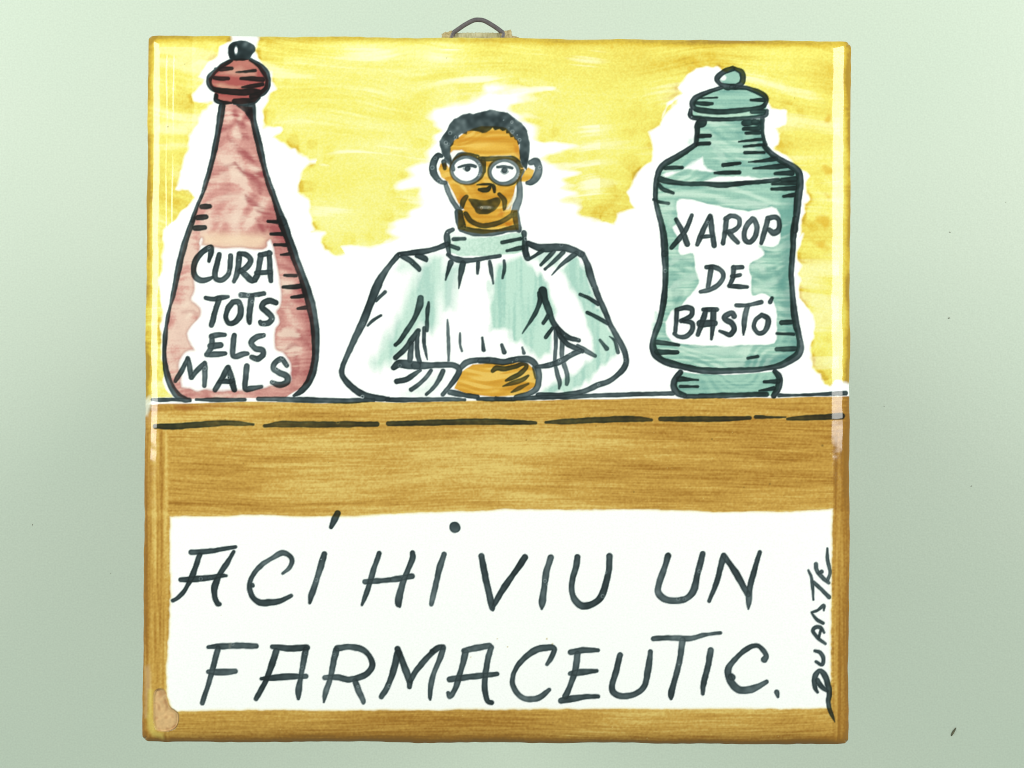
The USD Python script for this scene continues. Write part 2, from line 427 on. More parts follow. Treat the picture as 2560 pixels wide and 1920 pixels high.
n_sw2 = ndimage.map_coordinates(noise(70, 9, 64), [np.mgrid[0:NY, 0:NX][0] + noise(90, 90, 65) * 24, np.mgrid[0:NY, 0:NX][1] + noise(80, 80, 66) * 20], order=1, mode='nearest')
CLIPS = {}
def clipmask(name, poly):
    m = np.zeros((NY, NX))
    s_, d_ = sd_poly(poly)
    m[s_] = step(d_, 1.5)
    CLIPS[name] = m


clipmask('flask', body)
fill(flask, body, (219, 160, 150), 1, 1.5, 0.6)
sl, sd = sd_poly(body)
cxm = np.interp(PY[sl], [260, 500, 700, 1000], [595, 580, 590, 590])
t = -0.36 + 0.18 * n_sw2[sl] + 0.34 * n_sw[sl] + 0.22 * n_pat[sl] * n_sw[sl] + 0.09 * n_h3[sl] + 0.10 * n_fine[sl] + 0.55 * np.exp(-((sd + 8) / 22) ** 2) + 0.0048 * (PX[sl] - cxm) * np.clip((900 - PY[sl]) / 300, 0.15, 1) + 0.10 * n_h[sl]
t += 0.35 * np.clip((420 - PY[sl]) / 160, 0, 1)
t = np.clip(t, -0.5, 1)
a_in = step(sd, 1.5)
mixin(sl, a_in * np.clip(t, 0, 1) * 0.9, pig((164, 76, 80)))
mixin(sl, a_in * np.clip(-t, 0, 1) * 1.3, pig((248, 224, 206)))
cream = multi('B560,150 700,150 900,140 1080,160 1110,190 1050,275 800,270 540,240')
sl, sd = sd_poly(cream)
mixin(sl, step(sd + n_edge[sl] * 3, 12) * 0.8, pig((246, 215, 185)))
lab = multi('B545,200 530,240 650,262 800,268 1060,272 1085,215 1120,200 1140,300 1170,470 1200,650 1190,740 1160,800 1190,880 1150,940 1140,1040 1160,1110 1220,1140 1270,1200 1280,1300 1270,1380 1130,1400 1040,1430 800,1440 420,1430 390,1330 360,1220 420,1130 490,1110 430,980 520,860 530,760 460,690 490,600 490,480')
sl, sd = sd_poly(spline(lab, 4, True))
sd = sd + n_edge[sl] * 1.0 + n_sw[sl] * 2
aw = step(sd, 4.5) * np.clip(0.96 + 0.1 * n_sw2[sl], 0, 1)
CAN[sl] = CAN[sl] * (1 - aw[..., None]) + WHITE * aw[..., None]
mixin(sl, np.exp(-((sd - 3) / 4) ** 2) * 0.35 * (sd < 12), pig((160, 75, 75)))
R_D, R_L = (166, 80, 84), (247, 222, 204)
for f, t, c, k in (('A', '815,740,40 870,830,55 910,900,50 930,960,30', R_D, .75), ('A', '790,960,30 850,1040,50 920,1090,60 1010,1140,50', R_D, .7), ('A', '820,1150,24 880,1220,45 960,1260,50 1050,1250,40', R_D, .7),
                   ('A', '970,1270,40 1020,1320,36 1030,1400,30', R_D, .55), ('A', '910,1425,30 950,1480,40 1010,1530,60 1080,1570,60', R_D, .65), ('A', '700,1160,20 760,1180,26 900,1120,20', R_D, .35),
                   ('A', '830,920,70 850,940,50', R_L, .7), ('A', '700,1080,30 740,1040,50 800,1010,30', R_L, .5), ('A', '930,1170,26 980,1200,36 1040,1200,20', R_L, .6), ('A', '640,1300,50 760,1260,70 860,1250,50', R_L, .45),
                   ('A', '600,1480,40 740,1440,60 880,1430,50', R_L, .5), ('A', '780,870,20 760,920,20 790,980,16', R_D, .45), ('A', '690,1060,16 700,1120,20 760,1140,16', R_L, .4), ('B', '560,40,50 760,20,70 950,30,50', R_L, .5),
                   ('B', '990,20,20 1030,70,40 1080,190,24', R_D, .6), ('B', '1150,300,40 1200,400,60 1280,440,50', R_D, .35), ('B', '1210,540,50 1260,620,60', R_L, .5), ('B', '1220,780,50 1290,720,60 1370,700,40', R_D, .4),
                   ('B', '1200,980,50 1270,970,90 1330,990,60', R_L, .6), ('B', '1250,1110,20 1310,1070,26 1390,1085,16', R_D, .7), ('B', '1290,800,30 1340,880,36 1350,950,24', R_D, .45), ('B', '400,740,40 480,690,50 550,640,30', R_L, .5),
                   ('B', '380,800,24 440,790,22 500,800,24 500,850,20', R_D, .35), ('B', '420,840,24 450,815,22', R_L, .8), ('B', '340,900,40 350,980,50 400,1060,40', R_D, .22), ('B', '1320,1150,40 1330,1250,60 1290,1380,40', R_D, .45), ('B', '1270,1150,30 1310,1150,24', R_L, .5)):
    wash(f, t, c, k, 4, 'flask')
CAN[sl] = CAN[sl] * (1 - aw[..., None]) + WHITE * aw[..., None]
ink(flask, 'A', '715,680,50 700,780,48 680,900,45 655,1030,40 620,1180,38 585,1300,35 555,1400,28 520,1480,26 485,1570,28 468,1630,32')
ink(flask, 'B', '475,20,34 440,120,40 395,260,48 360,400,48 330,540,42 305,660,32 280,760,24 255,880,28 240,1000,34 232,1120,32 240,1240,36 260,1330,44 295,1420,55 345,1490,58 400,1520,45 450,1532,22', 0.9)
ink(flask, 'A', '955,680,70 975,800,50 995,900,55 1020,1000,50 1045,1110,45 1075,1230,40 1105,1330,45 1135,1410,45 1165,1500,50 1195,1590,60 1215,1640,68')
ink(flask, 'B', '1205,30,70 1250,150,68 1290,260,65 1330,380,65 1375,490,65 1410,600,70 1445,720,75 1470,840,72 1485,960,68 1490,1080,62 1485,1190,58 1465,1290,60 1430,1380,55 1370,1450,45 1310,1490,24')
ink(flask, 'A', '545,1515,36 580,1512,40 612,1510,34;510,1606,36 550,1604,40 582,1601,36')
ink(flask, 'B', '488,100,36 530,98,42 568,94,38;1095,45,18 1170,50,28;1120,150,20 1215,150,30;1150,238,22 1250,240,30;1200,322,12 1280,315,24;1230,492,14 1330,495,26;1220,590,26 1290,590,34 1360,580,34;1290,675,16 1385,665,28;1340,768,20 1410,758,30')
inkfill(flask, multi('A800,640 900,625 970,640 985,680 985,760 940,790 900,730 830,680'))
stopper = part('flask/stopper')
st = multi('A785,295 870,285 950,295 1030,340 1080,400 1105,470 1095,540 1040,590 985,650 880,670 760,665 700,650 655,620 650,570 610,510 600,455 640,400 700,340')
fill(stopper, st, (176, 88, 84), 1, 1.5, 0.6, (0.35 + 0.7 * n_h2, (206, 140, 124)))
sl, sd = sd_poly(multi('A670,420 760,380 870,360 990,400 1000,430 900,440 760,420'))
mixin(sl, step(sd + n_edge[sl] * 2, 6) * 0.7, pig((222, 170, 150)))
sl, sd = sd_poly(multi('A640,500 700,490 800,520 900,520 800,535 690,530'))
mixin(sl, step(sd + n_edge[sl] * 2, 5) * 0.7, pig((226, 176, 150)))
ink(stopper, 'A', '790,300,25 720,340,30 665,385,35 620,430,45 605,480,40 630,530,40 690,552,45 790,562,45 880,567,50 950,562,50 1020,570,50;950,295,25 1020,340,40 1070,400,60 1095,460,46 1085,530,46 1040,575,50 960,600,40;665,590,30 665,630,36 710,650,32 790,655,18;820,645,50 900,650,70 970,640,50 1020,610,26')
ink(stopper, 'A', '660,372,26 720,374,34 795,368,18;650,445,30 700,452,36 765,452,26;830,400,8 900,395,18 990,385,22;870,452,22 960,452,34 1050,460,44;880,525,12 960,515,26 1050,500,30', 0.95)
knob = part('flask/knob')
inkfill(knob, spline(multi('A800,150 870,128 930,145 975,175 985,220 955,260 935,290 870,300 790,295 765,250 765,190'), 6, True), 1.1)
clear('A', 828, 216, 15, 36)


def letters(base, frame, text, tone=0.95, label=None):
    """'|' parts letters, ';' parts the strokes of one letter; frame may change with a leading capital"""
    for one in text.split('|'):
        pid = part(base)
        for stroke in one.split(';'):
            stroke = stroke.strip()
            f = frame
            if stroke[0].isalpha():
                f, stroke = stroke[0], stroke[1:]
            ink(pid, f, stroke, tone)


letters('flask/letter', 'B',
        '605,375,28 620,310,42 622,262,40 590,272,42 540,310,44 495,370,48 478,440,46 490,500,44 530,532,42 580,530,36 635,508,22'
        '|690,320,40 670,400,44 655,470,46 665,520,44 710,530,44 755,500,44 778,440,38 785,330,38'
        '|858,315,44 850,400,44 835,480,42 812,540,32;858,312,38 905,318,44 945,350,44 945,390,44 900,440,44 855,460,40;870,450,40 910,490,44 955,530,44 990,535,28'
        '|1035,325,42 1020,420,42 1005,490,44 985,525,44;1105,305,38 1110,400,44 1112,470,44 1120,540,34;1030,322,40 1070,315,40 1110,312,40;1000,470,38 1060,468,38 1115,465,38'
        '|580,680,32 640,690,36 700,680,40 765,670,26;690,690,44 660,780,42 640,860,40 625,905,34'
        '|800,715,42 760,770,42 745,840,42 770,890,44 820,880,44 860,830,46 870,770,46 850,715,44 800,712,40'
        '|870,655,40 950,660,40 1060,643,36;960,670,56 945,770,50 940,860,46 942,885,36'
        '|1160,718,40 1110,703,44 1060,720,46 1045,760,46 1090,800,46 1125,845,46 1100,885,46 1045,892,40 1030,880,34'
        '|625,1000,46 680,985,46 735,985,34;630,1000,44 625,1080,44 590,1150,40;620,1080,55 700,1070,46;585,1150,38 660,1147,44 740,1140,32'
        '|815,990,38 805,1070,42 802,1150,44 830,1165,44 880,1147,40 925,1140,28'
        '|1060,990,32 1000,1005,40 955,1050,42 990,1100,44 1045,1112,46 1055,1150,46 1010,1185,46 960,1170,34'
        '|325,1370,28 380,1280,36 430,1180,34;432,1185,34 445,1260,38 460,1340,40;460,1340,38 500,1290,36 570,1220,34;572,1225,34 572,1300,40 568,1408,36'
        '|760,1265,44 720,1330,44 680,1400,46 655,1440,36;765,1255,40 790,1350,46 815,1440,46;690,1375,34 740,1372,38 790,1370,38'
        '|920,1245,38 910,1340,44 905,1428,46 950,1432,46 1040,1415,32'
        '|1250,1240,32 1210,1190,44 1160,1210,44 1140,1260,46 1190,1300,46 1250,1330,46 1252,1380,48 1190,1400,48 1130,1380,34')
print('flask done')

# ------------------------------------------------------------------ jar
jar = part('jar', 'blue green apothecary jar painted at right of the tile')
T1, T2, T3 = (166, 208, 190), (116, 168, 158), (214, 238, 222)
teal = lambda amp=0.7, off=0.35: (off + amp * (0.4 * n_h + 0.4 * n_sw2 + 0.35 * n_h3 + 0.15 * n_fine), T2)
jbody = multi('F470,540 1020,520 1030,620 1040,740 1090,810 1180,870 1270,920 1320,970 1325,1060 1315,1150 1305,1250 1290,1400;'
              'G1290,20 1275,130 1270,240 1262,360 1255,480 1262,600 1270,700 1280,800 1295,900 1320,1000 1330,1080 1310,1150 1240,1200 1160,1240 1060,1260 950,1275 800,1282 640,1285 480,1275 360,1250 260,1225 170,1190 120,1130 105,1060 120,990 155,900 180,800 200,680 208,560 212,430 205,310;'
              'F205,1640 200,1520 180,1400 150,1290 130,1190 130,1100 140,1020 160,950 200,900 280,850 380,790 460,735')
fill(jar, jbody, T1, 1, 1.5, 0.6, teal(0.6, 0.15))
sl, sd = sd_poly(jbody)
mixin(sl, step(sd, 1.5) * np.clip(-0.1 - 0.6 * n_sw2[sl] - 0.3 * n_h[sl] - 0.3 * n_h3[sl], 0, 0.7), pig(T3))
mixin(sl, step(sd, 1.5) * np.exp(-((sd + 12) / 16) ** 2) * 0.55 * np.clip((PX[sl] - 1800) / 120, 0, 1), pig((76, 132, 130)))
white1 = multi('G310,-120 420,-135 620,-85 900,-40 1130,-60 1142,220 980,240 1030,320 910,390 915,500 920,620 940,670 1040,650 1110,730 1130,900 1112,1048 900,1065 640,1080 320,1060 240,1000 215,920 250,800 330,760 400,680 490,560 460,440 440,310 340,310 330,200 270,100 310,50')
sl, sd = sd_poly(spline(white1, 4, True))
clipmask('jar', jbody)
sd = sd + n_edge[sl] * 1.2 + noise(60, 14, 71)[sl] * 1.2
sw_, wj = sl, step(sd, 3)[..., None]
CAN[sl] = CAN[sl] * (1 - step(sd, 3)[..., None]) + WHITE * step(sd, 3)[..., None]
mixin(sl, np.exp(-((sd - 4) / 5) ** 2) * 0.30 * (sd > 0), pig(T2))
for w in ('F360,935 430,880 520,835 530,900 560,935 640,955 590,965 480,948', 'F540,1040 640,1000 800,995 1000,1015 1150,1010 1100,1030 820,1035 640,1045', 'F185,985 220,960 330,955 300,975 210,1005'):
    sl, sd = sd_poly(multi(w))
    aw = step(sd + n_edge[sl] * 1.5, 3)
    CAN[sl] = CAN[sl] * (1 - aw[..., None]) + WHITE * aw[..., None]
for w, c, k in (('F330,930 400,860 560,790 500,850 420,910', (140, 190, 178), .6), ('F480,1030 580,970 590,980 560,1020', (100, 160, 150), .7), ('G130,800 160,820 120,960 105,940', (150, 205, 190), .7), ('G270,560 360,630 320,740 280,780 260,680', (104, 164, 150), .5), ('G1120,500 1200,400 1240,520 1220,640 1130,640', (104, 160, 148), .45), ('G1150,-200 1280,-200 1270,120 1240,300 1150,340', (112, 168, 156), .6), ('F400,680 440,690 440,740 390,730', (150, 205, 190), .5)):
    sl, sd = sd_poly(multi(w))
    mixin(sl, step(sd + n_edge[sl] * 2, 5) * k * (0.8 + 0.4 * n_sw2[sl]), pig(c))
T_D, T_L = (92, 150, 142), (222, 242, 228)
for f, t, c, k in (('G', '255,400,40 330,340,50 430,350,60', T_L, .35), ('G', '260,480,30 300,470,40 360,460,24', T_D, .5), ('G', '260,600,50 340,550,60 460,500,60', T_L, .4), ('G', '300,720,40 330,660,36 350,630,20', T_D, .6), ('G', '270,620,30 285,700,30', T_D, .4),
                   ('G', '970,250,40 1060,300,60 1150,330,40', T_D, .45), ('G', '930,430,60 990,410,70 1020,450,50', T_L, .45), ('G', '950,520,60 1060,480,80 1110,420,50', T_D, .35), ('G', '950,600,50 1080,570,60 1150,520,50', T_L, .3), ('G', '1120,440,40 1160,520,60 1190,600,50', T_D, .45),
                   ('G', '1150,680,60 1200,740,60', T_D, .4), ('G', '1180,800,40 1230,960,40 1200,1040,50', T_D, .4), ('G', '330,1110,40 600,1120,70 900,1110,50', T_L, .3), ('G', '700,1220,30 900,1210,50 1120,1200,30', T_D, .5), ('G', '400,1180,40 560,1230,40', T_D, .3),
                   ('F', '300,1080,40 520,1090,60 800,1100,50', T_D, .30), ('F', '820,600,60 860,760,60 840,900,70', T_D, .25), ('F', '560,640,50 640,760,80 700,900,60', T_L, .25), ('F', '640,1180,40 800,1220,60 1050,1240,50', T_L, .45), ('F', '230,1250,60 260,1400,60', T_L, .35), ('F', '1000,960,50 1180,980,40', T_D, .4)):
    wash(f, t, c, k, 4, 'jar')
CAN[sw_] = CAN[sw_] * (1 - wj) + WHITE * wj
sl, sd = sd_poly(multi('G560,1050 700,1060 860,1050 1110,1040 1000,1060 800,1080 600,1080'))
ink(jar, 'F', '460,735,36 380,790,42 280,850,45 200,900,45 160,950,45 140,1020,42 130,1100,40 130,1190,40 150,1290,42 180,1400,50 200,1520,55 205,1640,50')
ink(jar, 'G', '205,310,50 212,430,50 208,560,45 200,680,45 180,800,45 155,900,45 120,990,45 105,1060,45 120,1130,60 170,1190,55 260,1225,55 360,1250,50 480,1275,50 640,1285,50 800,1282,45 950,1275,40 1060,1260,40 1160,1240,50 1240,1200,55 1310,1150,60 1330,1080,55 1320,1000,50 1295,900,55 1280,800,55 1270,700,45 1262,600,45 1255,480,40 1262,360,40 1270,240,45 1275,130,50 1290,20,50')
ink(jar, 'F', '1030,750,36 1090,810,45 1180,870,50 1270,920,55 1320,970,55 1325,1060,60 1315,1150,60 1305,1250,55 1295,1360,50 1285,1450,45')
ink(jar, 'F', '515,550,80 480,580,50 475,640,36 465,730,34;1015,510,40 1015,600,28 1025,680,28 1040,735,28;950,545,55 985,560,40;485,665,32 580,660,22;475,730,28 575,725,22;870,555,50 980,545,40;860,605,22 985,600,36;880,640,22 990,635,28;820,710,12 1010,690,24;860,750,14 1040,735,24;870,802,18 1030,800,24')
ink(jar, 'F', '210,930,32 350,925,22;690,905,32 830,890,24;620,970,22 720,968,34 820,965,36;900,880,8 1010,870,28 1130,850,40;940,932,12 1080,922,36 1220,908,40;1120,975,22 1260,970,45;1180,1030,40 1290,1020,45;165,1020,50 260,1045,40 400,1060,34 540,1060,32 680,1070,42 800,1060,34 920,1050,32 1030,1040,32 1150,1030,34;1100,1062,22 1290,1050,40;1095,1105,26 1290,1095,40;1190,1165,20 1280,1150,34;150,1060,22 190,1105,36 275,1135,22;115,1190,26 160,1210,28 235,1222,22')
ink(jar, 'G', '140,1045,38 320,1070,24;140,1130,45 310,1130,28;1175,885,36 1260,880,38;1135,975,22 1275,980,30;1135,1105,36 1290,1100,34;895,1180,22 975,1165,22', 0.95)
foot = part('jar/foot')
fill(foot, multi('G340,1290 480,1310 700,1318 950,1305 1130,1285 1170,1350 1150,1440 1090,1490 330,1490 285,1400'), T1, 1, 1.5, 0.6, teal(0.6, 0.2))
ink(foot, 'G', '335,1295,42 292,1350,45 280,1410,48 310,1465,52 370,1490,46;370,1495,36 500,1495,38 650,1490,40 800,1485,40 940,1480,38 1050,1480,34;1120,1290,42 1155,1340,52 1150,1420,48 1110,1490,40;320,1350,42 480,1360,14;335,1415,22 480,1415,22;1030,1375,20 1150,1370,38;990,1450,10 1110,1430,28')
lid = part('jar/lid')
fill(lid, multi('F700,260 560,300 470,345 435,390 450,430 440,460 420,490 450,515 560,525 700,530 850,520 960,510 1040,490 1050,440 1045,390 1040,340 980,300 880,265'), T1, 1, 1.5, 0.6, teal(0.6, 0.25))
sl, sd = sd_poly(multi('F470,470 640,490 800,480 940,465 940,490 800,505 620,510 480,490'))
mixin(sl, step(sd, 3) * 0.8, pig((196, 226, 206)))
ink(lid, 'F', '680,260,34 560,300,36 470,345,42 435,390,46 450,430,42 500,447,40 640,462,44 780,456,40 900,442,36 1000,430,40 1045,390,30 1040,340,36 980,300,38 880,266,36 760,258,40;420,450,30 418,490,36 450,513,32 560,522,32 700,527,32 850,517,28 960,505,28 1040,492,36 1055,455,30;490,350,8 640,345,12;470,390,28 540,396,32 600,395,22;920,365,22 1040,365,30;930,460,40 1030,460,40')
jk = part('jar/knob')
fill(jk, multi('F770,105 840,140 835,220 760,245 690,230 650,190 690,150'), (166, 206, 190), 1, 1.5, 0.6, (0.5 + n_sw, T2))
clear('F', 690, 180, 26, 24, 0.8)
ink(jk, 'F', '770,105,38 700,130,44 650,170,44 640,200,38 670,235,38 720,255,52 780,250,36;790,105,28 840,130,42 855,180,42 840,230,42 790,255,36')
letters('jar/letter', 'F',
        '300,1355,36 350,1450,44 395,1560,42;430,1320,28 380,1440,40 320,1520,38 260,1590,26'
        '|580,1335,34 540,1410,38 500,1500,40 475,1565,32;582,1330,34 595,1430,44 615,1570,42;510,1500,28 560,1496,28 600,1495,28'
        '|720,1360,38 705,1450,38 688,1552,32;715,1350,42 760,1325,40 820,1350,38 820,1410,36 770,1450,36 710,1460,32;740,1470,36 775,1510,38 812,1545,34'
        '|935,1350,38 890,1400,40 865,1460,40 870,1520,42 910,1545,40 955,1500,42 970,1420,40 950,1360,36 932,1348,34'
        '|1060,1350,38 1040,1430,40 1020,1500,40 1005,1552,30;1060,1345,38 1120,1335,38 1155,1370,32 1150,1440,44 1110,1465,50 1070,1440,34'
        '|G590,430,36 580,500,40 565,590,34;G550,425,28 620,425,36 680,460,42 690,510,42 650,570,40 580,610,34 500,628,24'
        '|G770,430,34 850,425,28;G775,430,42 770,510,40 740,580,34;G760,500,34 830,490,26;G740,580,38 820,585,34 890,590,24'
        '|G305,780,38 300,880,34 290,980,32;G310,775,34 380,760,42 430,775,38 420,830,34 340,870,32;G360,870,32 430,890,38 430,950,40 380,1000,40 320,1000,34 285,975,32'
        '|G545,780,34 520,870,42 480,985,34;G610,780,42 605,900,42 592,1020,24;G525,775,34 635,775,34;G500,895,60 620,890,48'
        '|G780,830,40 760,805,38 710,830,42 710,860,44 760,890,44 780,940,44 745,985,42 700,970,34 660,955,24'
        '|G800,740,32 890,740,34 1005,715,30;G890,750,46 870,850,42 862,920,34 858,985,12'
        '|G1010,820,28 960,860,30 945,920,32 980,970,32 1030,960,38 1060,900,46 1060,850,42 1010,820,30')
ink(part('jar/accent'), 'G', '1097,680,28 1080,712,32')
print('jar done')

# ------------------------------------------------------------------ figure behind the counter
fig = part('painted_figure', 'painted figure with spectacles in a pale coat behind the counter')
coat = multi('D990,235 900,270 800,295 700,305 600,315 520,400 450,500 400,600 360,700 310,830 270,920 220,1020 170,1130 125,1240 115,1310 150,1370 210,1430 290,1480 400,1510 500,1520;'
             'E-200,1510 200,1500 480,1485 680,1490 800,1470 900,1440 980,1400 1070,1370 1150,1310 1205,1240 1210,1170 1180,1080 1130,990 1080,900 1040,800 990,690 950,590 915,490 890,400 850,320 780,285 680,260 580,265 480,260 400,230')
sl, sd = sd_poly(coat)
mixin(sl, step(sd, 1.5), WHITE)
LAB[sl][sd < 0] = fig
CO = (194, 229, 213)
CO2 = (160, 207, 192)
nstr = np.clip(0.35 + 0.5 * noise(16, 160, 81) + 0.35 * noise(6, 90, 82) + 0.2 * n_fine, 0, 1)
for w, sf, al in (('D720,520 800,400 860,330 960,330 950,500 935,700 930,900 860,960 780,900 700,1000 620,1150 540,1210 390,1275 370,1220 450,1080 600,800', 14, .85), ('D530,470 600,350 720,360 760,440 640,470', 10, .5),
                  ('D945,480 1000,400 1100,400 1080,560 1040,760 950,790', 12, .7), ('E90,560 150,400 220,370 340,340 450,440 560,540 640,800 590,1000 600,1150 480,1180 410,1110 330,1040 270,1050 240,940 150,935 90,950', 6, .95),
                  ('E680,450 760,350 830,330 880,480 950,680 1040,880 1120,1040 1150,1120 1000,1250 850,1400 700,1470 520,1460 620,1390 800,1300 940,1180 930,1000 820,720', 6, .9), ('E420,350 520,290 700,300 640,420 560,420', 8, .6),
                  ('D620,1480 760,1400 950,1300 930,1400 860,1500', 12, .35)):
    sl, sd = sd_poly(multi(w))
    k = step(sd + n_edge[sl] * 2 + 4 * noise(10, 60, 83)[sl], sf) * al
    mixin(sl, k, pig(CO) * (1 - nstr[sl][..., None]) + pig(CO2) * nstr[sl][..., None])
for x, y, r in ((1474, 731, 4), (1483, 763, 6), (1494, 776, 4), (1497, 747, 3)):
    sl = window(x - r, x + r, y - r, y + r, r)
    mixin(sl, np.clip(1.3 - np.hypot(PX[sl] - x, PY[sl] - y) / r, 0, 1) * 0.5, pig((120, 178, 172)))
ink(fig, 'D', '990,235,44 900,270,40 800,295,44 700,305,40 600,318,42;590,320,40 520,400,40 450,500,55 400,600,66 360,700,58 310,830,58 270,920,58 220,1020,52 170,1130,44 125,1240,40 115,1310,40 150,1370,44 210,1430,48 290,1480,52 400,1510,48 500,1520,36', 0.95)
ink(fig, 'D', '600,322,46 680,370,45 745,430,38 755,450,22;740,330,36 800,350,48 815,370,22;400,700,22 475,630,26;330,910,12 370,870,22 440,825,20', 0.85)
ink(fig, 'D', '770,680,48 760,740,52 720,840,40 660,940,34 600,1030,34 560,1070,32;835,715,12 825,800,28 820,950,26;800,930,28 795,1040,30 810,1130,24 825,1190,10;560,1175,38 640,1100,45 700,1020,48 750,950,34;745,960,34 738,1060,36 745,1150,36 760,1210,34;690,1060,46 680,1200,38')
ink(fig, 'D', '545,1260,38 590,1225,58 680,1235,68 800,1240,54 920,1235,48 1030,1235,44 1085,1265,44 1075,1320,44 1010,1410,38 950,1480,34;720,1240,66 740,1242,60;570,1370,38 650,1355,40 720,1310,34 765,1280,22;690,1440,34 760,1390,34 820,1330,34 855,1280,28;815,1480,22 870,1430,34 920,1360,36 955,1285,34')
ink(fig, 'D', '1020,385,42 995,460,24 975,530,5;1120,390,46 1100,490,36 1085,600,7;1245,385,32 1240,475,14;1010,1460,44 1080,1475,46 1150,1490,36 1240,1500,36', 0.9)
ink(fig, 'D', '990,860,10 995,950,28 1000,1080,26 1000,1200,20;1095,970,10 1095,1060,18 1110,1120,18;1280,1010,18 1290,1110,32', 0.68)
ink(fig, 'E', '80,375,28 95,470,28 110,560,9;200,370,18 205,430,26 187,515,9', 0.85)
ink(fig, 'E', '18,1010,14 30,1110,32;180,1070,22 200,1130,32;350,1090,18 362,1135,28', 0.72)
ink(fig, 'E', '400,230,44 480,260,54 580,265,66 680,260,58 780,285,52 840,320,56;850,320,48 890,400,48 915,490,58 950,590,44 990,690,44 1040,800,44 1080,900,44 1130,990,44 1180,1080,44 1210,1170,38 1205,1240,42 1150,1310,42 1070,1370,42 980,1400,42 900,1440,38 800,1470,42 680,1490,48 560,1490,50 480,1485,36', 0.92)
ink(fig, 'E', '420,350,22 470,320,24 520,285,28;505,405,20 560,350,30 615,290,34;540,440,22 620,370,30 690,300,34;595,490,5 680,400,24 800,310,46;370,260,50 390,340,52 410,352,28', 0.85)
ink(fig, 'E', '520,620,66 540,700,56 575,790,48 600,870,48 640,930,48 680,970,44 740,1010,38 820,1030,32;490,640,28 500,700,38 450,820,28 350,975,5;565,830,34 525,890,26;600,930,28 545,1005,26;640,930,38 670,1000,38 720,1060,38 780,1090,38 850,1120,34;470,1250,36 560,1240,38 660,1210,48 740,1160,44 830,1120,38', 0.95)
ink(fig, 'E', '625,930,28 630,1060,26 620,1200,24 640,1300,28 660,1380,34 655,1430,18;685,1020,38 680,1130,34 690,1210,34 720,1300,34 725,1360,34 720,1395,24;810,1075,22 880,1120,38 955,1160,28', 0.74)
ink(fig, 'E', '830,650,26 900,680,30 980,730,34;890,800,24 960,835,30 1060,890,38;995,1030,22 1050,1100,36;1075,1000,7 1120,1040,22 1145,1130,26', 0.9)

SK, SK2, SK3 = (232, 178, 64), (206, 142, 32), (246, 208, 108)
vsk = (0.30 + 0.55 * (0.6 * n_h + 0.6 * n_sw2), SK2)


def skin(pid, poly):
    fill(pid, poly, SK, 1, 1.6, 0.6, vsk)
    s_, d_ = sd_poly(poly)
    mixin(s_, step(d_, 1.6) * np.clip(-0.2 - 0.9 * n_sw2[s_] - 0.3 * n_h[s_], 0, 0.6), pig(SK3))


hands = part('painted_figure/hands')
skin(hands, multi('E-215,1430 -150,1290 -60,1230 60,1220 200,1230 330,1210 400,1225 450,1270 465,1340 460,1410 400,1460 300,1490 150,1500 0,1490 -130,1470'))
ink(hands, 'D', '1090,1270,38 1150,1215,44 1240,1195,44 1327,1197,38', 0.85)
ink(hands, 'E', '0,1200,48 100,1200,48 190,1212,46 260,1200,48 330,1185,48 400,1190,48 450,1220,52 485,1290,48 485,1380,42 460,1440,46 390,1480,46 300,1505,44', 0.85)
ink(hands, 'E', '105,1285,32 140,1262,40 200,1268,38 290,1248,32 360,1224,28 385,1250,28 330,1308,30 260,1345,28 215,1365,14;190,1412,8 260,1390,28 350,1360,30 400,1325,14;260,1462,14 320,1432,30 400,1392,20;445,1255,26 470,1340,28', 0.66)
neck = part('painted_figure/neck')
skin(neck, multi('C600,1180 1220,1180 1230,1390 1100,1400 860,1430 700,1410 600,1380'))
face = part('painted_figure/face')
skin(face, multi('C520,520 560,460 700,360 850,310 960,310 1100,330 1230,470 1250,690 1290,760 1240,880 1200,930 1180,1040 1150,1180 1080,1240 980,1300 860,1312 740,1280 670,1190 600,1110 560,1010 500,900 490,800 520,700'))
for w, c, k, sf in (('C515,600 560,570 640,555 690,590 620,600 560,640 535,690', (255, 255, 250), 1, 2), ('C1150,610 1000,615 940,632 1020,625 1160,640', (250, 245, 215), .8, 2), ('C1190,1010 1215,960 1215,1050 1160,1130 1130,1180 1090,1180 1150,1100', (240, 240, 225), .9, 3),
                    ('C505,940 530,1000 570,1080 600,1110 560,1030', (250, 248, 235), .9, 2), ('C1040,1180 1090,1200 1060,1250 1010,1240', (200, 110, 10), .6, 3), ('C600,1080 620,1030 670,1030 610,1120', (200, 110, 10), .6, 3),
                    ('C1180,500 1230,520 1240,640 1190,590', (206, 126, 14), .6, 4), ('C640,420 800,430 1000,430 1150,420 1000,465 800,460 600,470', (214, 138, 24), .6, 4), ('C640,500 900,480 1100,500 1150,560 900,570 700,560', (246, 198, 84), .5, 6), ('C1090,1310 1160,1320 1150,1350 1100,1350', (196, 104, 0), .7, 3)):
    sl, sd = sd_poly(multi(w))
    mixin(sl, step(sd + n_edge[sl], sf) * k, pig(c))
ear = part('painted_figure/ear')
skin(ear, multi('C415,700 470,690 500,730 540,830 490,890 430,840 400,760'))
ink(ear, 'C', '430,620,40 390,622,56 350,690,74 342,770,74 372,840,62 420,888,48 470,900,38', 0.85)
ink(ear, 'C', '455,685,55 465,750,36', 0.8)
ear2 = part('painted_figure/ear')
skin(ear2, multi('C1290,780 1330,740 1390,770 1370,850 1310,890 1240,885'))
ink(ear2, 'C', '1350,690,50 1410,680,72 1440,750,72 1420,830,78 1370,890,62 1320,900,36', 0.80)
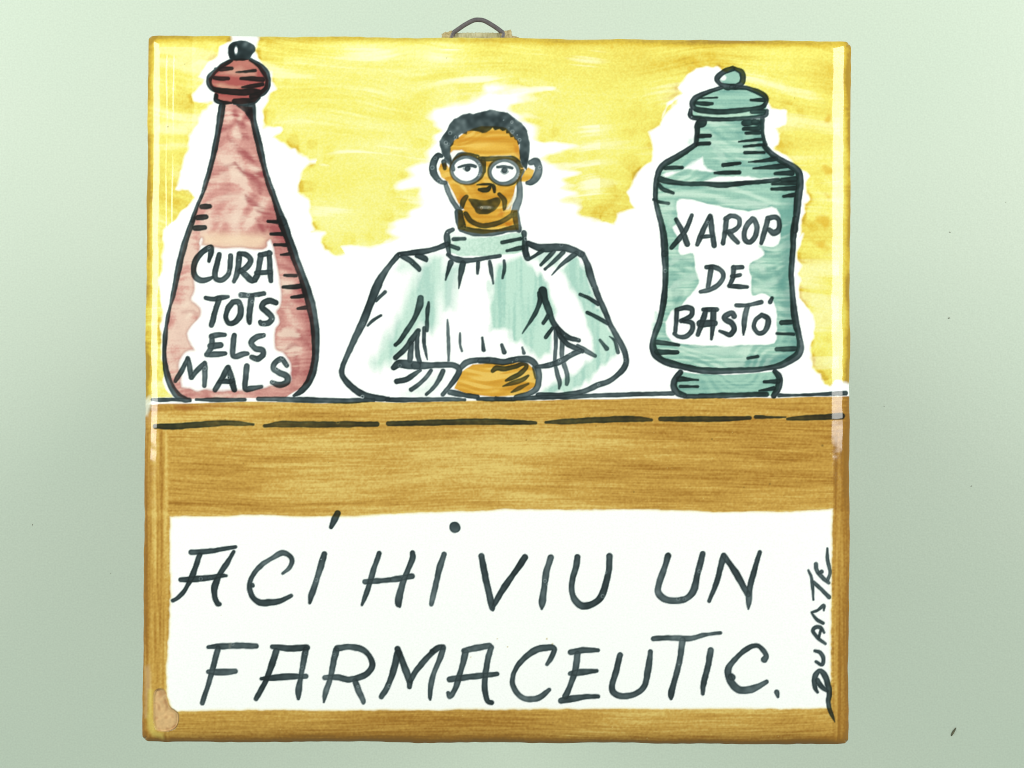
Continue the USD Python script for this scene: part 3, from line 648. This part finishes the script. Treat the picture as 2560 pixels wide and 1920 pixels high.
ink(neck, 'C', '610,1210,84 620,1290,86 640,1360,86;1200,1220,66 1210,1300,66 1230,1390,56;640,1380,66 760,1410,76 880,1420,66 1000,1415,56 1120,1385,56 1220,1370,76', 0.72)
ink(face, 'C', '680,1220,46 740,1300,44 850,1343,44 960,1333,44 1060,1300,44 1150,1240,48;470,900,40 490,970,42 540,1080,42 590,1150,50 620,1200,56;1270,780,50 1235,850,44 1240,950,56 1240,1050,64 1205,1150,76 1180,1230,76', 0.66)
hair = part('painted_figure/hair')
inkfill(hair, multi('C405,470 430,430 490,350 510,300 560,240 660,190 720,178 760,185 850,165 930,145 980,148 1030,162 1120,175 1190,230 1260,280 1320,360 1345,470 1345,580 1330,680 1310,770 1265,720 1245,640 1242,560 1240,500 1225,505 1215,460 1190,450 1180,420 1150,425 1130,385 1105,385 1100,350 1060,365 1030,340 985,355 960,328 900,375 850,384 800,365 760,360 700,365 690,395 640,385 610,410 605,440 560,450 550,500 520,530 515,600 545,690 530,720 490,680 440,610 410,510'), 0.84)
glasses = part('painted_figure/spectacles')
clear('C', 690, 765, 165, 146)
clear('C', 1082, 788, 158, 134)
th = np.linspace(0, 2 * np.pi, 17)[:-1]
for cx, cy, rx, ry in ((692, 765, 160, 138), (1080, 787, 152, 126)):
    ink(glasses, 'C', ' '.join(f'{cx + rx * math.cos(q):.1f},{cy + ry * math.sin(q):.1f},{38 + 16 * max(0, math.cos(q - 0.5)) + 10 * max(0, -math.sin(q)):.1f}' for q in th), 0.62, True)
ink(glasses, 'C', '560,680,46 620,612,46 680,605,46 800,632,54;830,650,46 930,652,42 1040,645,46 1160,645,46 1230,690,46;862,660,50 862,780,48;480,660,46 530,700,46 550,760,46;1220,690,54 1262,720,54', 0.68)
mixin_e = None
for k, (lidt, pup, cx, cy) in enumerate((('605,738,18 650,724,26 700,718,30 745,720,30 780,732,24', '700,752,58', 690, 765), ('1010,736,16 1060,732,24 1120,736,26 1165,748,24', '1085,768,56', 1085, 795))):
    eye = part('painted_figure/eye')
    p = pts('C', f'{cx},{cy} {cx + 130},{cy + 108}')
    LAB[(np.hypot((PX - p[0, 0]) / (p[1, 0] - p[0, 0]), (PY - p[0, 1]) / (p[1, 1] - p[0, 1])) < 1)] = eye
    ink(eye, 'C', lidt, 0.9)
    ink(eye, 'C', pup, 0.95)
    ink(eye, 'C', f'{cx - 30},{cy - 12},14 {cx},{cy},24 {cx + 34},{cy - 12},16', 0.4)
nose = part('painted_figure/nose')
ink(nose, 'C', '800,920,18 870,915,18 940,917,20 972,940,32 978,995,20;820,970,26 870,975,46 910,970,46 940,930,18', 0.82)
ink(face, 'C', '690,1040,32 655,1090,56 640,1150,46;1030,1020,32 1080,1080,52 1082,1160,38 1076,1185,16', 0.70)
mouth = part('painted_figure/mouth')
inkfill(mouth, spline(multi('C715,1070 800,1078 900,1082 1000,1050 1040,1070 1035,1130 980,1190 890,1225 800,1215 770,1165 735,1110'), 6, True), 0.66)
clear('C', 885, 1155, 70, 16, 0.45)
collar = part('painted_figure/collar')
fill(collar, multi('C545,1400 690,1440 860,1465 1040,1450 1200,1410 1280,1430 1290,1520 1300,1600 1180,1640 1030,1650 860,1665 640,1660 500,1620 490,1500'), (212, 238, 224), 1, 2, 1, (0.3 + 0.5 * n_fine + 0.4 * n_pat, (190, 222, 206)))
sl, sd = sd_poly(multi('C520,1440 560,1400 690,1440 800,1465 680,1470 560,1460 540,1540'))
mixin(sl, step(sd, 5) * 0.8, WHITE)
ink(collar, 'C', '545,1385,44 490,1420,52 490,1500,56 500,1580,50 510,1640,36;560,1485,38 670,1480,38;520,1555,42 600,1580,42', 0.88)
ink(collar, 'C', '1060,1520,36 1150,1500,42 1250,1480,36;1110,1605,32 1280,1570,42;1285,1420,50 1290,1480,40 1300,1560,64 1310,1650,46', 0.82)
ink(collar, 'D', '995,320,28 1050,355,42 1140,370,42 1240,360,38 1327,347,32;1320,350,34 1340,345,34 1425,330,28', 0.88)
print('figure done')

# ------------------------------------------------------------------ the line of writing
P_ = 'lettering_panel/'
letters(P_ + 'letter', 'H',
        '290,445,46 400,440,48 560,420,34 695,395,26;365,470,48 330,570,48 290,680,48 230,790,34 170,860,34 118,890,32;680,440,26 620,540,44 550,650,48 505,760,54 505,850,48 530,915,46 550,922,36;190,700,42 300,695,52 450,680,48 560,660,42 610,662,24'
        '|1130,640,18 1190,590,38 1215,530,44 1195,480,44 1130,450,48 1050,490,42 940,560,42 860,650,42 825,750,44 850,850,44 910,905,52 1000,910,56 1100,895,42 1210,845,24;850,745,40 855,752,38'
        '|1515,460,46 1480,580,50 1430,740,48 1395,840,56 1380,910,20'
        '|2020,455,42 1970,600,48 1910,800,44 1860,930,22;1890,718,50 2050,705,42 2212,692,42;I0,697,44 100,680,46 185,665,46;I190,450,42 190,500,46 140,620,42 95,750,56 60,900,64 70,945,26'
        '|I480,465,42 430,620,48 395,780,44 365,910,42 362,935,12'
        '|I825,480,50 850,620,56 885,780,52 920,940,56 930,980,20;I1225,490,54 1160,590,48 1060,730,52 980,860,48 930,950,36'
        '|I1465,495,52 1425,620,54 1405,750,52 1385,900,56 1380,965,16'
        '|I1710,490,44 1695,580,52 1665,690,50 1655,800,48 1690,890,56 1760,940,60 1860,915,56 1930,850,54 1975,720,54 2000,600,54 2005,480,52'
        '|J305,360,44 280,440,39 245,540,39 235,610,44 280,658,43 350,668,44 430,653,44 480,600,44 505,500,40 545,345,36'
        '|J690,355,34 670,430,39 640,540,35 590,670,20;J692,358,34 770,470,38 820,560,40 858,625,38;J940,335,28 900,460,35 870,580,38 862,680,34 860,725,10', 0.97)
letters(P_ + 'letter', 'K',
        '150,212,32 260,205,50 400,200,52 590,203,44;240,220,46 210,330,48 180,450,48 150,560,42 115,660,42 95,730,34;150,440,40 270,445,58 400,435,42'
        '|740,210,42 900,225,52 1060,215,50;775,250,56 735,380,53 690,500,48 640,600,48 590,690,42;1050,230,50 1020,380,48 1000,500,48 985,600,54 980,690,28;640,505,32 760,495,56 900,485,56 1050,483,46'
        '|1330,240,52 1300,380,52 1270,520,44 1230,640,52 1215,720,16;1340,225,52 1460,210,52 1580,240,52 1650,320,48 1655,400,50 1590,470,54 1450,510,52 1330,490,52 1225,492,42;1500,520,46 1540,620,52 1575,700,46 1580,730,20'
        '|1900,270,66 1850,450,53 1800,580,48 1745,670,44;1895,230,52 1950,370,58 2000,510,56 2005,580,36;2010,520,46 2080,410,48 2212,262,52;L0,330,52 60,292,52 105,285,46;L105,290,48 70,400,44 20,520,44 -10,640,48 -18,740,36 -16,772,14'
        '|L295,320,46 400,295,56 530,275,46;L310,330,56 285,440,48 250,560,48 210,680,48 165,740,46 150,710,34;L545,290,48 515,400,53 490,560,48 485,680,50 510,780,48 550,800,42;L160,585,46 300,565,52 450,550,48 600,535,40'
        '|L1060,445,26 1100,380,46 1125,300,46 1050,295,56 960,310,56 850,390,48 770,490,43 740,600,42 770,690,48 840,755,52 930,765,52 1000,745,48 1080,680,32'
        '|L1280,335,46 1400,315,52 1530,315,32;L1340,350,56 1320,500,52 1270,650,48 1230,740,52;L1275,530,36 1350,520,56 1520,505,32;L1190,780,50 1300,760,56 1420,745,42 1530,742,32'
        '|L1735,360,44 1700,500,50 1660,640,53 1680,710,56 1760,740,52 1880,715,48 1960,640,48 1990,500,53 2015,330,42'
        '|J205,930,34 330,925,34 450,930,37 560,905,26 665,890,18;J405,940,42 385,1080,40 350,1220,36 325,1310,40 325,1345,16'
        '|J600,1010,40 580,1120,38 550,1240,38 545,1310,22'
        '|J970,1075,44 982,1050,36 960,1010,34 920,980,29 860,995,31 780,1060,35 720,1140,42 735,1220,47 790,1280,52 860,1285,47 930,1260,38 985,1230,24;J740,1195,46 748,1200,44', 0.98)
ink(part(P_ + 'accent'), 'H', '1635,85,54 1610,140,54 1575,215,26', 1.0)
ink(part(P_ + 'dot'), 'I', '577,215,98 578,217,98', 0.88)
ink(part(P_ + 'full_stop'), 'J', '1055,1300,30 1065,1332,14', 1.0)
letters(P_ + 'signature_letter', 'S',
        '214,1298,22 192,1260,34 188,1200,38 200,1150,38 235,1120,34 275,1160,42 300,1230,46 315,1310,44 306,1380,42 320,1450,38 345,1510,22 362,1548,5;212,1200,34 250,1255,38 298,1290,26'
        '|190,955,22 235,970,28 265,1020,32 250,1070,30 202,1045,22'
        '|280,895,22 220,850,34 175,790,30 200,760,28 240,765,28 270,805,22;242,780,22 225,850,26'
        '|165,635,16 215,618,20 265,580,22 268,622,8;166,642,14 205,692,24 262,726,20'
        '|137,285,14 165,360,24 180,530,18;180,385,24 240,440,26 312,510,30'
        '|297,105,7 300,200,24 320,300,28 300,370,28;200,235,30 210,290,32 260,350,32 310,390,24;225,310,26 250,298,32', 0.86)

# small bubbles in the glaze over the ink: pale rings
rings = [(frame, x, y) for frame, t in (
    ('C', '520,383 575,428 475,485 505,500 365,645 335,742 405,885 475,995 825,712 805,632 800,942 815,815 685,870 1130,330 1165,370 1215,405 1200,240 1240,455 1260,765 1235,815 1215,855 1400,745 1450,740 925,1162 845,1160 675,1358 490,1415 1305,1480 1075,250 1160,270'),
    ('B', '605,262 602,290 782,322 855,365 765,455 915,487 865,655 930,655 965,710 995,675 855,735 945,855 1135,855 1060,900 1065,995 945,1080 980,1195 1215,1175 1195,1215 1260,1240 1170,1265 1135,1375 810,1350 765,1340 570,1265'),
    ('D', '595,325 700,395 295,890 285,1500 595,1240'), ('E', '675,240 930,595 585,1228 660,1200 700,1155 740,1135 815,1022 700,990 305,1190 985,1400 1200,1195 850,670 270,1210'),
    ('F', '428,505 565,1380'), ('G', '210,455 1330,1020'), ('H', '460,683 1440,700 1485,510 375,690'), ('I', '1410,708 1435,742 1942,850 1965,630'), ('J', '380,1110 418,658 375,655 520,465'),
    ('K', '1310,280 1015,402 1050,270 375,185 1820,570 1530,575'), ('A', '1128,1357 545,1385'), ('M', '1240,185 1390,30'))
    for x, y in [[float(v) for v in q.split(',')] for q in t.split()]]
for f, x, y in rings:
    c = pts(f, f'{x},{y}')[0]
    r, kk = (2.6 + 1.8 * rng.random(), rng.uniform(0.2, 0.5)) if rng.random() < 0.7 else (0.6, rng.uniform(0.3, 0.7))
    sl = window(c[0] - 6, c[0] + 6, c[1] - 6, c[1] + 6, 2)
    d = np.hypot(PX[sl] - c[0], PY[sl] - c[1])
    INK[sl] *= 1 - kk * np.exp(-((d - r) / 1.2) ** 2)
# pinholes and specks in the glaze
for x, y, r in ((419, 316, 2.4), (462, 160, 1.6), (1986, 245, 1.5), (1116, 145, 1.6), (1316, 1100, 2), (1490, 1065, 2), (2057, 1114, 4), (1780, 1098, 3), (1585, 1230, 2.5), (1925, 1210, 3), (1860, 1218, 2), (1367, 1597, 3), (1381, 1610, 3.2), (1269, 1617, 2.4), (1243, 1597, 2), (1177, 1643, 2), (553, 1538, 1.2), (379, 983, 2)):
    sl = window(x - r, x + r, y - r, y + r, 4)
    mixin(sl, np.clip(1.2 - np.hypot(PX[sl] - x, PY[sl] - y) / r, 0, 1) * 0.75, pig((110, 84, 20)) if y < 1290 else pig((196, 168, 60)))
for _ in range(260):
    x, y = rng.uniform(400, 2090), rng.uniform(1010, 1850)
    if 1280 < y < 1780:
        continue
    r = rng.uniform(0.9, 1.9)
    sl = window(x - r, x + r, y - r, y + r, 3)
    mixin(sl, np.clip(1.2 - np.hypot(PX[sl] - x, PY[sl] - y) / r, 0, 1) * rng.uniform(0.3, 0.7), pig((120, 80, 20)) if rng.random() < 0.6 else pig((250, 226, 140)))

# ------------------------------------------------------------------ chip in the glaze at the lower left corner
chip = part('glaze_chip', 'bare buff clay where the glaze has chipped off at the lower left corner')
cp = spline(multi('P340,730 400,662 480,660 535,710 560,830 600,940 690,1010 738,1080 720,1220 650,1300 520,1342 400,1330 350,1260 332,1150 330,900'), 6, True)
sl, sd = sd_poly(cp)
sd = sd + n_edge[sl] * 0.5
k = step(sd, 1.0)
INK[sl] *= 1 - k
mixin(sl, k, pig((222, 182, 128)) * (1 + 0.07 * n_mot[sl] + 0.07 * n_fine[sl])[..., None])
mixin(sl, k * np.clip(noise(9, 9, 91)[sl] - 0.45, 0, 1) * 0.6, pig((186, 130, 84)))
LAB[sl][sd < 0] = chip
mixin(sl, np.exp(-((sd - 0.3) / 1.3) ** 2) * np.clip(0.35 + 0.5 * ((PX[sl] - 420) / 30 + (PY[sl] - 1790) / 60), 0, 0.85), pig((84, 66, 30)))
Z[sl] -= 6.0 * step(sd + 1.0, 1.6) + step(sd, 2) * (noise(8, 8, 92)[sl] * 0.25)
# worn pale patches on the rim by the chip
for w, c, k in (('P190,320 260,280 290,420 280,640 240,760 230,1100 190,1120', (214, 178, 128), .55), ('P250,680 320,690 325,1150 380,1330 500,1360 480,1460 300,1420 230,1300', (228, 208, 104), .6), ('0352,1000 372,990 376,1018 366,1040 356,1040', (240, 245, 225), .8), ('0360,1042 400,1010 372,1060', (200, 150, 90), .5)):
    sl, sd = sd_poly(multi(w))
    mixin(sl, step(sd + n_edge[sl] * 1.5, 5) * k, pig(c))
sl, sd = sd_poly(multi('K340,180 360,175 355,225 340,225'))
mixin(sl, step(sd, 3) * 0.6, pig((200, 180, 150)))
INK[sl] *= 1 - step(sd, 3) * 0.5
sl, sd = sd_poly(multi('A820,60 880,55 875,120 800,110'))

# ink lets some of what lies under it through
TR0 = np.array([0.026, 0.042, 0.047])
tone = np.clip(INK, 0, 1.35)
wash = np.clip(tone, 0, 1)
under = CAN ** 0.8
CAN = np.clip(CAN, 0.004, 0.87) * np.exp(np.log(TR0) * tone[..., None]) * 1.0
Z += 0.10 * ndimage.gaussian_filter(wash, 1.0)

# ------------------------------------------------------------------ meshes of the tile
tile = UsdGeom.Xform.Define(stage, '/World/painted_tile')
tag(tile, 'square glazed ceramic tile painted with a flask, a figure at a counter and a jar', 'tile')
VTX = W(PX, PY, Z).reshape(-1, 3)
du = np.stack(np.gradient(VTX.reshape(NY, NX, 3), axis=1), 0)
dv = np.stack(np.gradient(VTX.reshape(NY, NX, 3), axis=0), 0)
NRM = -np.cross(du, dv).reshape(-1, 3)
NRM /= np.maximum(np.linalg.norm(NRM, axis=1, keepdims=True), 1e-12)
COL = CAN.reshape(-1, 3)
mglaze = usdkit.material(stage, '/World/Looks/glazed_paint', {
    'c': ('attribute', {'attribute': 'paint'}),
    'g': ('geometry', {}),
    'n': ('noise_texture', {'scale': 2600.0, 'detail': 2.0}),
    'r': ('rgb_ramp', {'ramp': [(0.25, (0.95, 0.95, 0.95)), (0.75, (1.05, 1.05, 1.05))]}),
    'm': ('mix_color', {'blend_type': 'multiply', 'fac': 1.0}),
    'n2': ('noise_texture', {'scale': 420.0, 'detail': 1.0}),
    'b': ('bump', {'strength': 0.05, 'distance': 0.0003}),
    'p': ('principled_bsdf', {'roughness': 0.07, 'ior': 1.52}),
}, [('c.color', 'm.a'), ('g.position', 'n.vector'), ('n.fac', 'r.fac'), ('r.color', 'm.b'), ('m.result', 'p.base_color'), ('g.position', 'n2.vector'), ('n2.fac', 'b.height'), ('b.normal', 'p.normal')], surface='p.BSDF')
mclay = usdkit.material(stage, '/World/Looks/bare_clay', {
    'c': ('attribute', {'attribute': 'paint'}), 'p': ('principled_bsdf', {'roughness': 0.85, 'specular_ior_level': 0.3})}, [('c.color', 'p.base_color')], surface='p.BSDF')
mbody = usdkit.material(stage, '/World/Looks/tile_edge', {'g': ('geometry', {}), 'n': ('noise_texture', {'scale': 300.0, 'detail': 4.0}), 'r': ('rgb_ramp', {'ramp': [(0.3, (0.40, 0.27, 0.09)), (0.7, (0.52, 0.40, 0.20))]}),
                        'p': ('principled_bsdf', {'roughness': 0.5})}, [('g.position', 'n.vector'), ('n.fac', 'r.fac'), ('r.color', 'p.base_color')], surface='p.BSDF')


def put_mesh(path, v, f, mat, n=None, c=None):
    m = UsdGeom.Mesh.Define(stage, path)
    m.CreatePointsAttr(Vt.Vec3fArray.FromNumpy(v.astype(np.float32)))
    m.CreateFaceVertexCountsAttr(Vt.IntArray.FromNumpy(np.full(len(f), f.shape[1], np.int32)))
    m.CreateFaceVertexIndicesAttr(Vt.IntArray.FromNumpy(f.astype(np.int32).ravel()))
    m.CreateSubdivisionSchemeAttr('none')
    if n is not None:
        m.CreateNormalsAttr(Vt.Vec3fArray.FromNumpy(n.astype(np.float32)))
        m.SetNormalsInterpolation('vertex')
    if c is not None:
        UsdGeom.PrimvarsAPI(m).CreatePrimvar('paint', Sdf.ValueTypeNames.Color3fArray, 'vertex').Set(Vt.Vec3fArray.FromNumpy(c.astype(np.float32)))
    UsdShade.MaterialBindingAPI.Apply(m.GetPrim()).Bind(mat)
    return m


idx = np.arange(NX * NY).reshape(NY, NX)
quads = np.stack([idx[1:, :-1], idx[1:, 1:], idx[:-1, 1:], idx[:-1, :-1]], -1).reshape(-1, 4)
ql = np.stack([LAB[1:, :-1], LAB[1:, 1:], LAB[:-1, 1:], LAB[:-1, :-1]], -1).reshape(-1, 4)
ql = np.sort(ql, axis=1)[:, 2]
order = np.argsort(ql, kind='stable')
starts = np.searchsorted(ql[order], np.arange(len(PARTS) + 1))
for i, name in enumerate(PARTS):
    f = quads[order[starts[i]:starts[i + 1]]]
    if len(f) == 0:
        print('EMPTY PART', name)
        continue
    keep, inv = np.unique(f, return_inverse=True)
    m = put_mesh('/World/painted_tile/' + name, VTX[keep], inv.reshape(f.shape), mclay if name == 'glaze_chip' else mglaze, NRM[keep], COL[keep])
    if name in LABELS:
        tag(m, LABELS[name])
tag(stage.GetPrimAtPath('/World/painted_tile/yellow_background'), 'streaky yellow wash with white gaps behind the painted motifs')

# the clay slab below the face: walls and back
loop = np.concatenate([idx[0, :-1], idx[:-1, -1], idx[-1, :0:-1], idx[:0:-1, 0]])
THICK = 92.0
top = VTX[loop]
n = len(loop)
ctr = top.mean(0)
rings_ = [top]
for zz, k in ((-1, 1.0), (-THICK + 6, 0.999), (-THICK, 0.995)):
    q = top.copy()
    q[:, :2] = ctr[:2] + (q[:, :2] - ctr[:2]) * k
    q[:, 2] = top[:, 2] - 2 * MM if zz == -1 else zz * MM
    rings_.append(q)
v = np.vstack(rings_ + [[ctr[0], ctr[1], -THICK * MM]])
a = np.arange(n)
b = (a + 1) % n
f = np.vstack([np.stack([r * n + a, r * n + b, (r + 1) * n + b, (r + 1) * n + a], -1) for r in range(3)] + [np.stack([3 * n + a, 3 * n + b, np.full(n, 4 * n), np.full(n, 4 * n)], -1)])
tri = np.vstack([f[:, [0, 1, 2]], f[:3 * n][:, [0, 2, 3]]])
tri = tri[(tri[:, 0] != tri[:, 1]) & (tri[:, 1] != tri[:, 2]) & (tri[:, 0] != tri[:, 2])]
put_mesh('/World/painted_tile/clay_body', v, tri, mbody)

# the block the tile lies on
bx = 0.045
import trimesh
blk = trimesh.creation.box((2 * bx, 2 * bx, GAP - THICK * MM))
blk.apply_translation((0, -0.005, -THICK * MM - (GAP - THICK * MM) / 2))
o = usdkit.mesh(stage, '/World/support_block', blk, mg)
tag(o, 'grey support block under the middle of the tile', 'block', 'structure')

# ------------------------------------------------------------------ hanger on the back edge
FQ = (1040, 20, .13562)


def q2(x, y, z):
    """a point seen at hanger-frame pixel (x, y), lying z units below the face"""
    k = (CAM_H / MM - z) / (CAM_H / MM)
    X, Y = FQ[0] + x * FQ[2], FQ[1] + y * FQ[2]
    return 1280 + (X - 1280) / k if False else (1280 + (X - 1280) * (CAM_H / MM - z) / (CAM_H / MM)), 960 + (Y - 960) * (CAM_H / MM - z) / (CAM_H / MM), z


mwire = usdkit.material(stage, '/World/Looks/dull_wire', {'g': ('geometry', {}), 'n': ('noise_texture', {'scale': 1500.0, 'detail': 3.0}), 'r': ('rgb_ramp', {'ramp': [(0.3, (0.085, 0.075, 0.08)), (0.7, (0.13, 0.115, 0.118))]}),
                        'p': ('principled_bsdf', {'roughness': 0.45, 'metallic': 0.0})}, [('g.position', 'n.vector'), ('n.fac', 'r.fac'), ('r.color', 'p.base_color')], surface='p.BSDF')
mtape = usdkit.material(stage, '/World/Looks/hanger_tape', {'g': ('geometry', {}), 'mp': ('mapping', {'scale': (1, 0.25, 1)}), 'n': ('noise_texture', {'scale': 2600.0, 'detail': 3.0}), 'r': ('rgb_ramp', {'ramp': [(0.3, (0.30, 0.27, 0.13)), (0.7, (0.50, 0.48, 0.30))]}),
                        'p': ('principled_bsdf', {'roughness': 0.85})}, [('g.position', 'mp.vector'), ('mp.vector', 'n.vector'), ('n.fac', 'r.fac'), ('r.color', 'p.base_color')], surface='p.BSDF')
mglue = usdkit.material(stage, '/World/Looks/old_glue', {'g': ('geometry', {}), 'n': ('noise_texture', {'scale': 1800.0, 'detail': 3.0}), 'r': ('rgb_ramp', {'ramp': [(0.3, (0.26, 0.19, 0.07)), (0.7, (0.50, 0.42, 0.22))]}),
                        'p': ('principled_bsdf', {'roughness': 0.7})}, [('g.position', 'n.vector'), ('n.fac', 'r.fac'), ('r.color', 'p.base_color')], surface='p.BSDF')
ZH = -76.0
cl = []
ctrl = [(640, 640), (655, 540), (690, 460), (760, 405), (900, 310), (1050, 232), (1150, 217), (1270, 240), (1450, 345), (1560, 425), (1610, 470), (1600, 540), (1590, 640)]
p3 = spline(np.array([q2(x, y, ZH) for x, y in ctrl], float), 10)
rad = 5.9
m_ = len(p3)
tan = np.gradient(p3, axis=0)
tan /= np.linalg.norm(tan, axis=1, keepdims=True)
up = np.array([0, 0, 1.0])
side = np.cross(up, tan)
side /= np.linalg.norm(side, axis=1, keepdims=True)
K = 14
ang = np.linspace(0, 2 * np.pi, K, endpoint=False)
ringv = p3[:, None] + rad * (np.cos(ang)[None, :, None] * side[:, None] + np.sin(ang)[None, :, None] * up)
vv = W(ringv[..., 0], ringv[..., 1], ringv[..., 2]).reshape(-1, 3)
gi = np.arange(m_ * K).reshape(m_, K)
ff = np.stack([gi[:-1], np.roll(gi[:-1], -1, 1), np.roll(gi[1:], -1, 1), gi[1:]], -1).reshape(-1, 4)
ff = ff[:, ::-1]
nn = (np.cos(ang)[None, :, None] * side[:, None] + np.sin(ang)[None, :, None] * up).reshape(-1, 3) * np.array([1, -1, 1])
hanger = put_mesh('/World/painted_tile/hanger', vv, ff, mwire, nn)
tag(hanger, 'dark bent wire hanging loop at the top edge')


def lump(path, outline, z0, z1, mat, seed):
    """a flat piece with a hand-cut outline and rounded top"""
    r = np.random.default_rng(seed)
    p = np.array(outline, float)
    dense = []
    for a_, b_ in zip(p, np.roll(p, -1, 0)):
        for t_ in np.linspace(0, 1, 10, endpoint=False):
            dense.append(a_ + (b_ - a_) * t_ + r.normal(0, 6, 2))
    d_ = np.array(dense)
    c_ = d_.mean(0)
    lay = [(1.0, z0), (1.0, z1 - 1.2), (0.95, z1)]
    vs = []
    for k_, z_ in lay:
        for x_, y_ in c_ + (d_ - c_) * k_:
            vs.append(q2(x_, y_, z_))
    vs.append(q2(c_[0], c_[1], z1 + 0.3))
    vs = np.array(vs)
    n_ = len(d_)
    a_ = np.arange(n_)
    b_ = (a_ + 1) % n_
    f_ = np.vstack([np.vstack([np.stack([l * n_ + a_, (l + 1) * n_ + a_, (l + 1) * n_ + b_], -1), np.stack([l * n_ + a_, (l + 1) * n_ + b_, l * n_ + b_], -1)]) for l in range(2)] + [np.stack([2 * n_ + a_, np.full(n_, 3 * n_), 2 * n_ + b_], -1)])
    return put_mesh(path, W(vs[:, 0], vs[:, 1], vs[:, 2]), f_, mat)


lump('/World/painted_tile/hanger/tape', [(700, 456), (900, 458), (1150, 455), (1400, 458), (1560, 462), (1600, 640), (1150, 640), (690, 640)], -86, -80, mtape, 1)
lump('/World/painted_tile/hanger/glue_blob', [(470, 490), (520, 448), (590, 440), (650, 415), (690, 470), (720, 640), (460, 640)], -85.5, -72, mglue, 2)
lump('/World/painted_tile/hanger/glue_blob_001', [(1560, 450), (1660, 415), (1750, 402), (1765, 470), (1770, 520), (1900, 540), (1900, 640), (1560, 640)], -85.5, -72, mglue, 3)

# ------------------------------------------------------------------ specks and fibres on the paper
mdust = usdkit.material(stage, '/World/Looks/dark_lint', {'g': ('geometry', {}), 'n': ('noise_texture', {'scale': 1200.0}), 'r': ('rgb_ramp', {'ramp': [(0.3, (0.11, 0.11, 0.07)), (0.7, (0.18, 0.16, 0.10))]}),
                        'p': ('principled_bsdf', {'roughness': 0.9})}, [('g.position', 'n.vector'), ('n.fac', 'r.fac'), ('r.color', 'p.base_color')], surface='p.BSDF')


def lint(name, pl, r, label, cat):
    """a crumb or fibre lying on the paper: a tapered little tube"""
    p = np.array(pl, float)
    p = np.stack([1280 + (p[:, 0] - 1280) * FRAME, 960 + (p[:, 1] - 960) * FRAME], -1)
    q = spline(np.hstack([p, np.zeros((len(p), 1))]), 8) if len(p) > 2 else np.linspace(p[0], p[1], 9)
    q = q[:, :2]
    t = np.linspace(0, 1, len(q))
    rr = r * FRAME * np.maximum(0.25, np.sqrt(np.clip(4 * t * (1 - t), 0, 1)))
    d = np.gradient(q, axis=0)
    d /= np.linalg.norm(d, axis=1, keepdims=True)
    s_ = np.stack([-d[:, 1], d[:, 0]], -1)
    a_ = np.linspace(0, 2 * np.pi, 8, endpoint=False)
    xs = q[:, None, 0] + rr[:, None] * np.cos(a_) * s_[:, None, 0]
    ys = q[:, None, 1] + rr[:, None] * np.cos(a_) * s_[:, None, 1]
    zs = rr[:, None] * (1 + np.sin(a_)) - GAP / MM + 0 * xs
    v_ = W(xs, ys, zs).reshape(-1, 3)
    g_ = np.arange(len(q) * 8).reshape(len(q), 8)
    f_ = np.stack([g_[:-1], np.roll(g_[:-1], -1, 1), np.roll(g_[1:], -1, 1), g_[1:]], -1).reshape(-1, 4)
    m = put_mesh('/World/' + numbered(name), v_, f_, mdust)
    tag(m, label, cat)


lint('lint_fibre', [(2378, 1840), (2383, 1830), (2390, 1819)], 2.6, 'brown lint fibre on the paper near the lower right corner', 'lint')
lint('paper_speck', [(2371.5, 794), (2373, 796.5)], 2.0, 'dark speck on the paper to the right of the jar label', 'speck')
for x, y in ((82, 1310), (276, 1432), (2373, 580), (2210, 1015), (2430, 1214), (2515, 505)):
    r_ = rng.uniform(0.5, 1.0)
    lint('backdrop_paper/speck', [(x, y), (x + rng.uniform(-4, 4), y + rng.uniform(1, 4))], r_, None, None)
print('parts', len(PARTS))
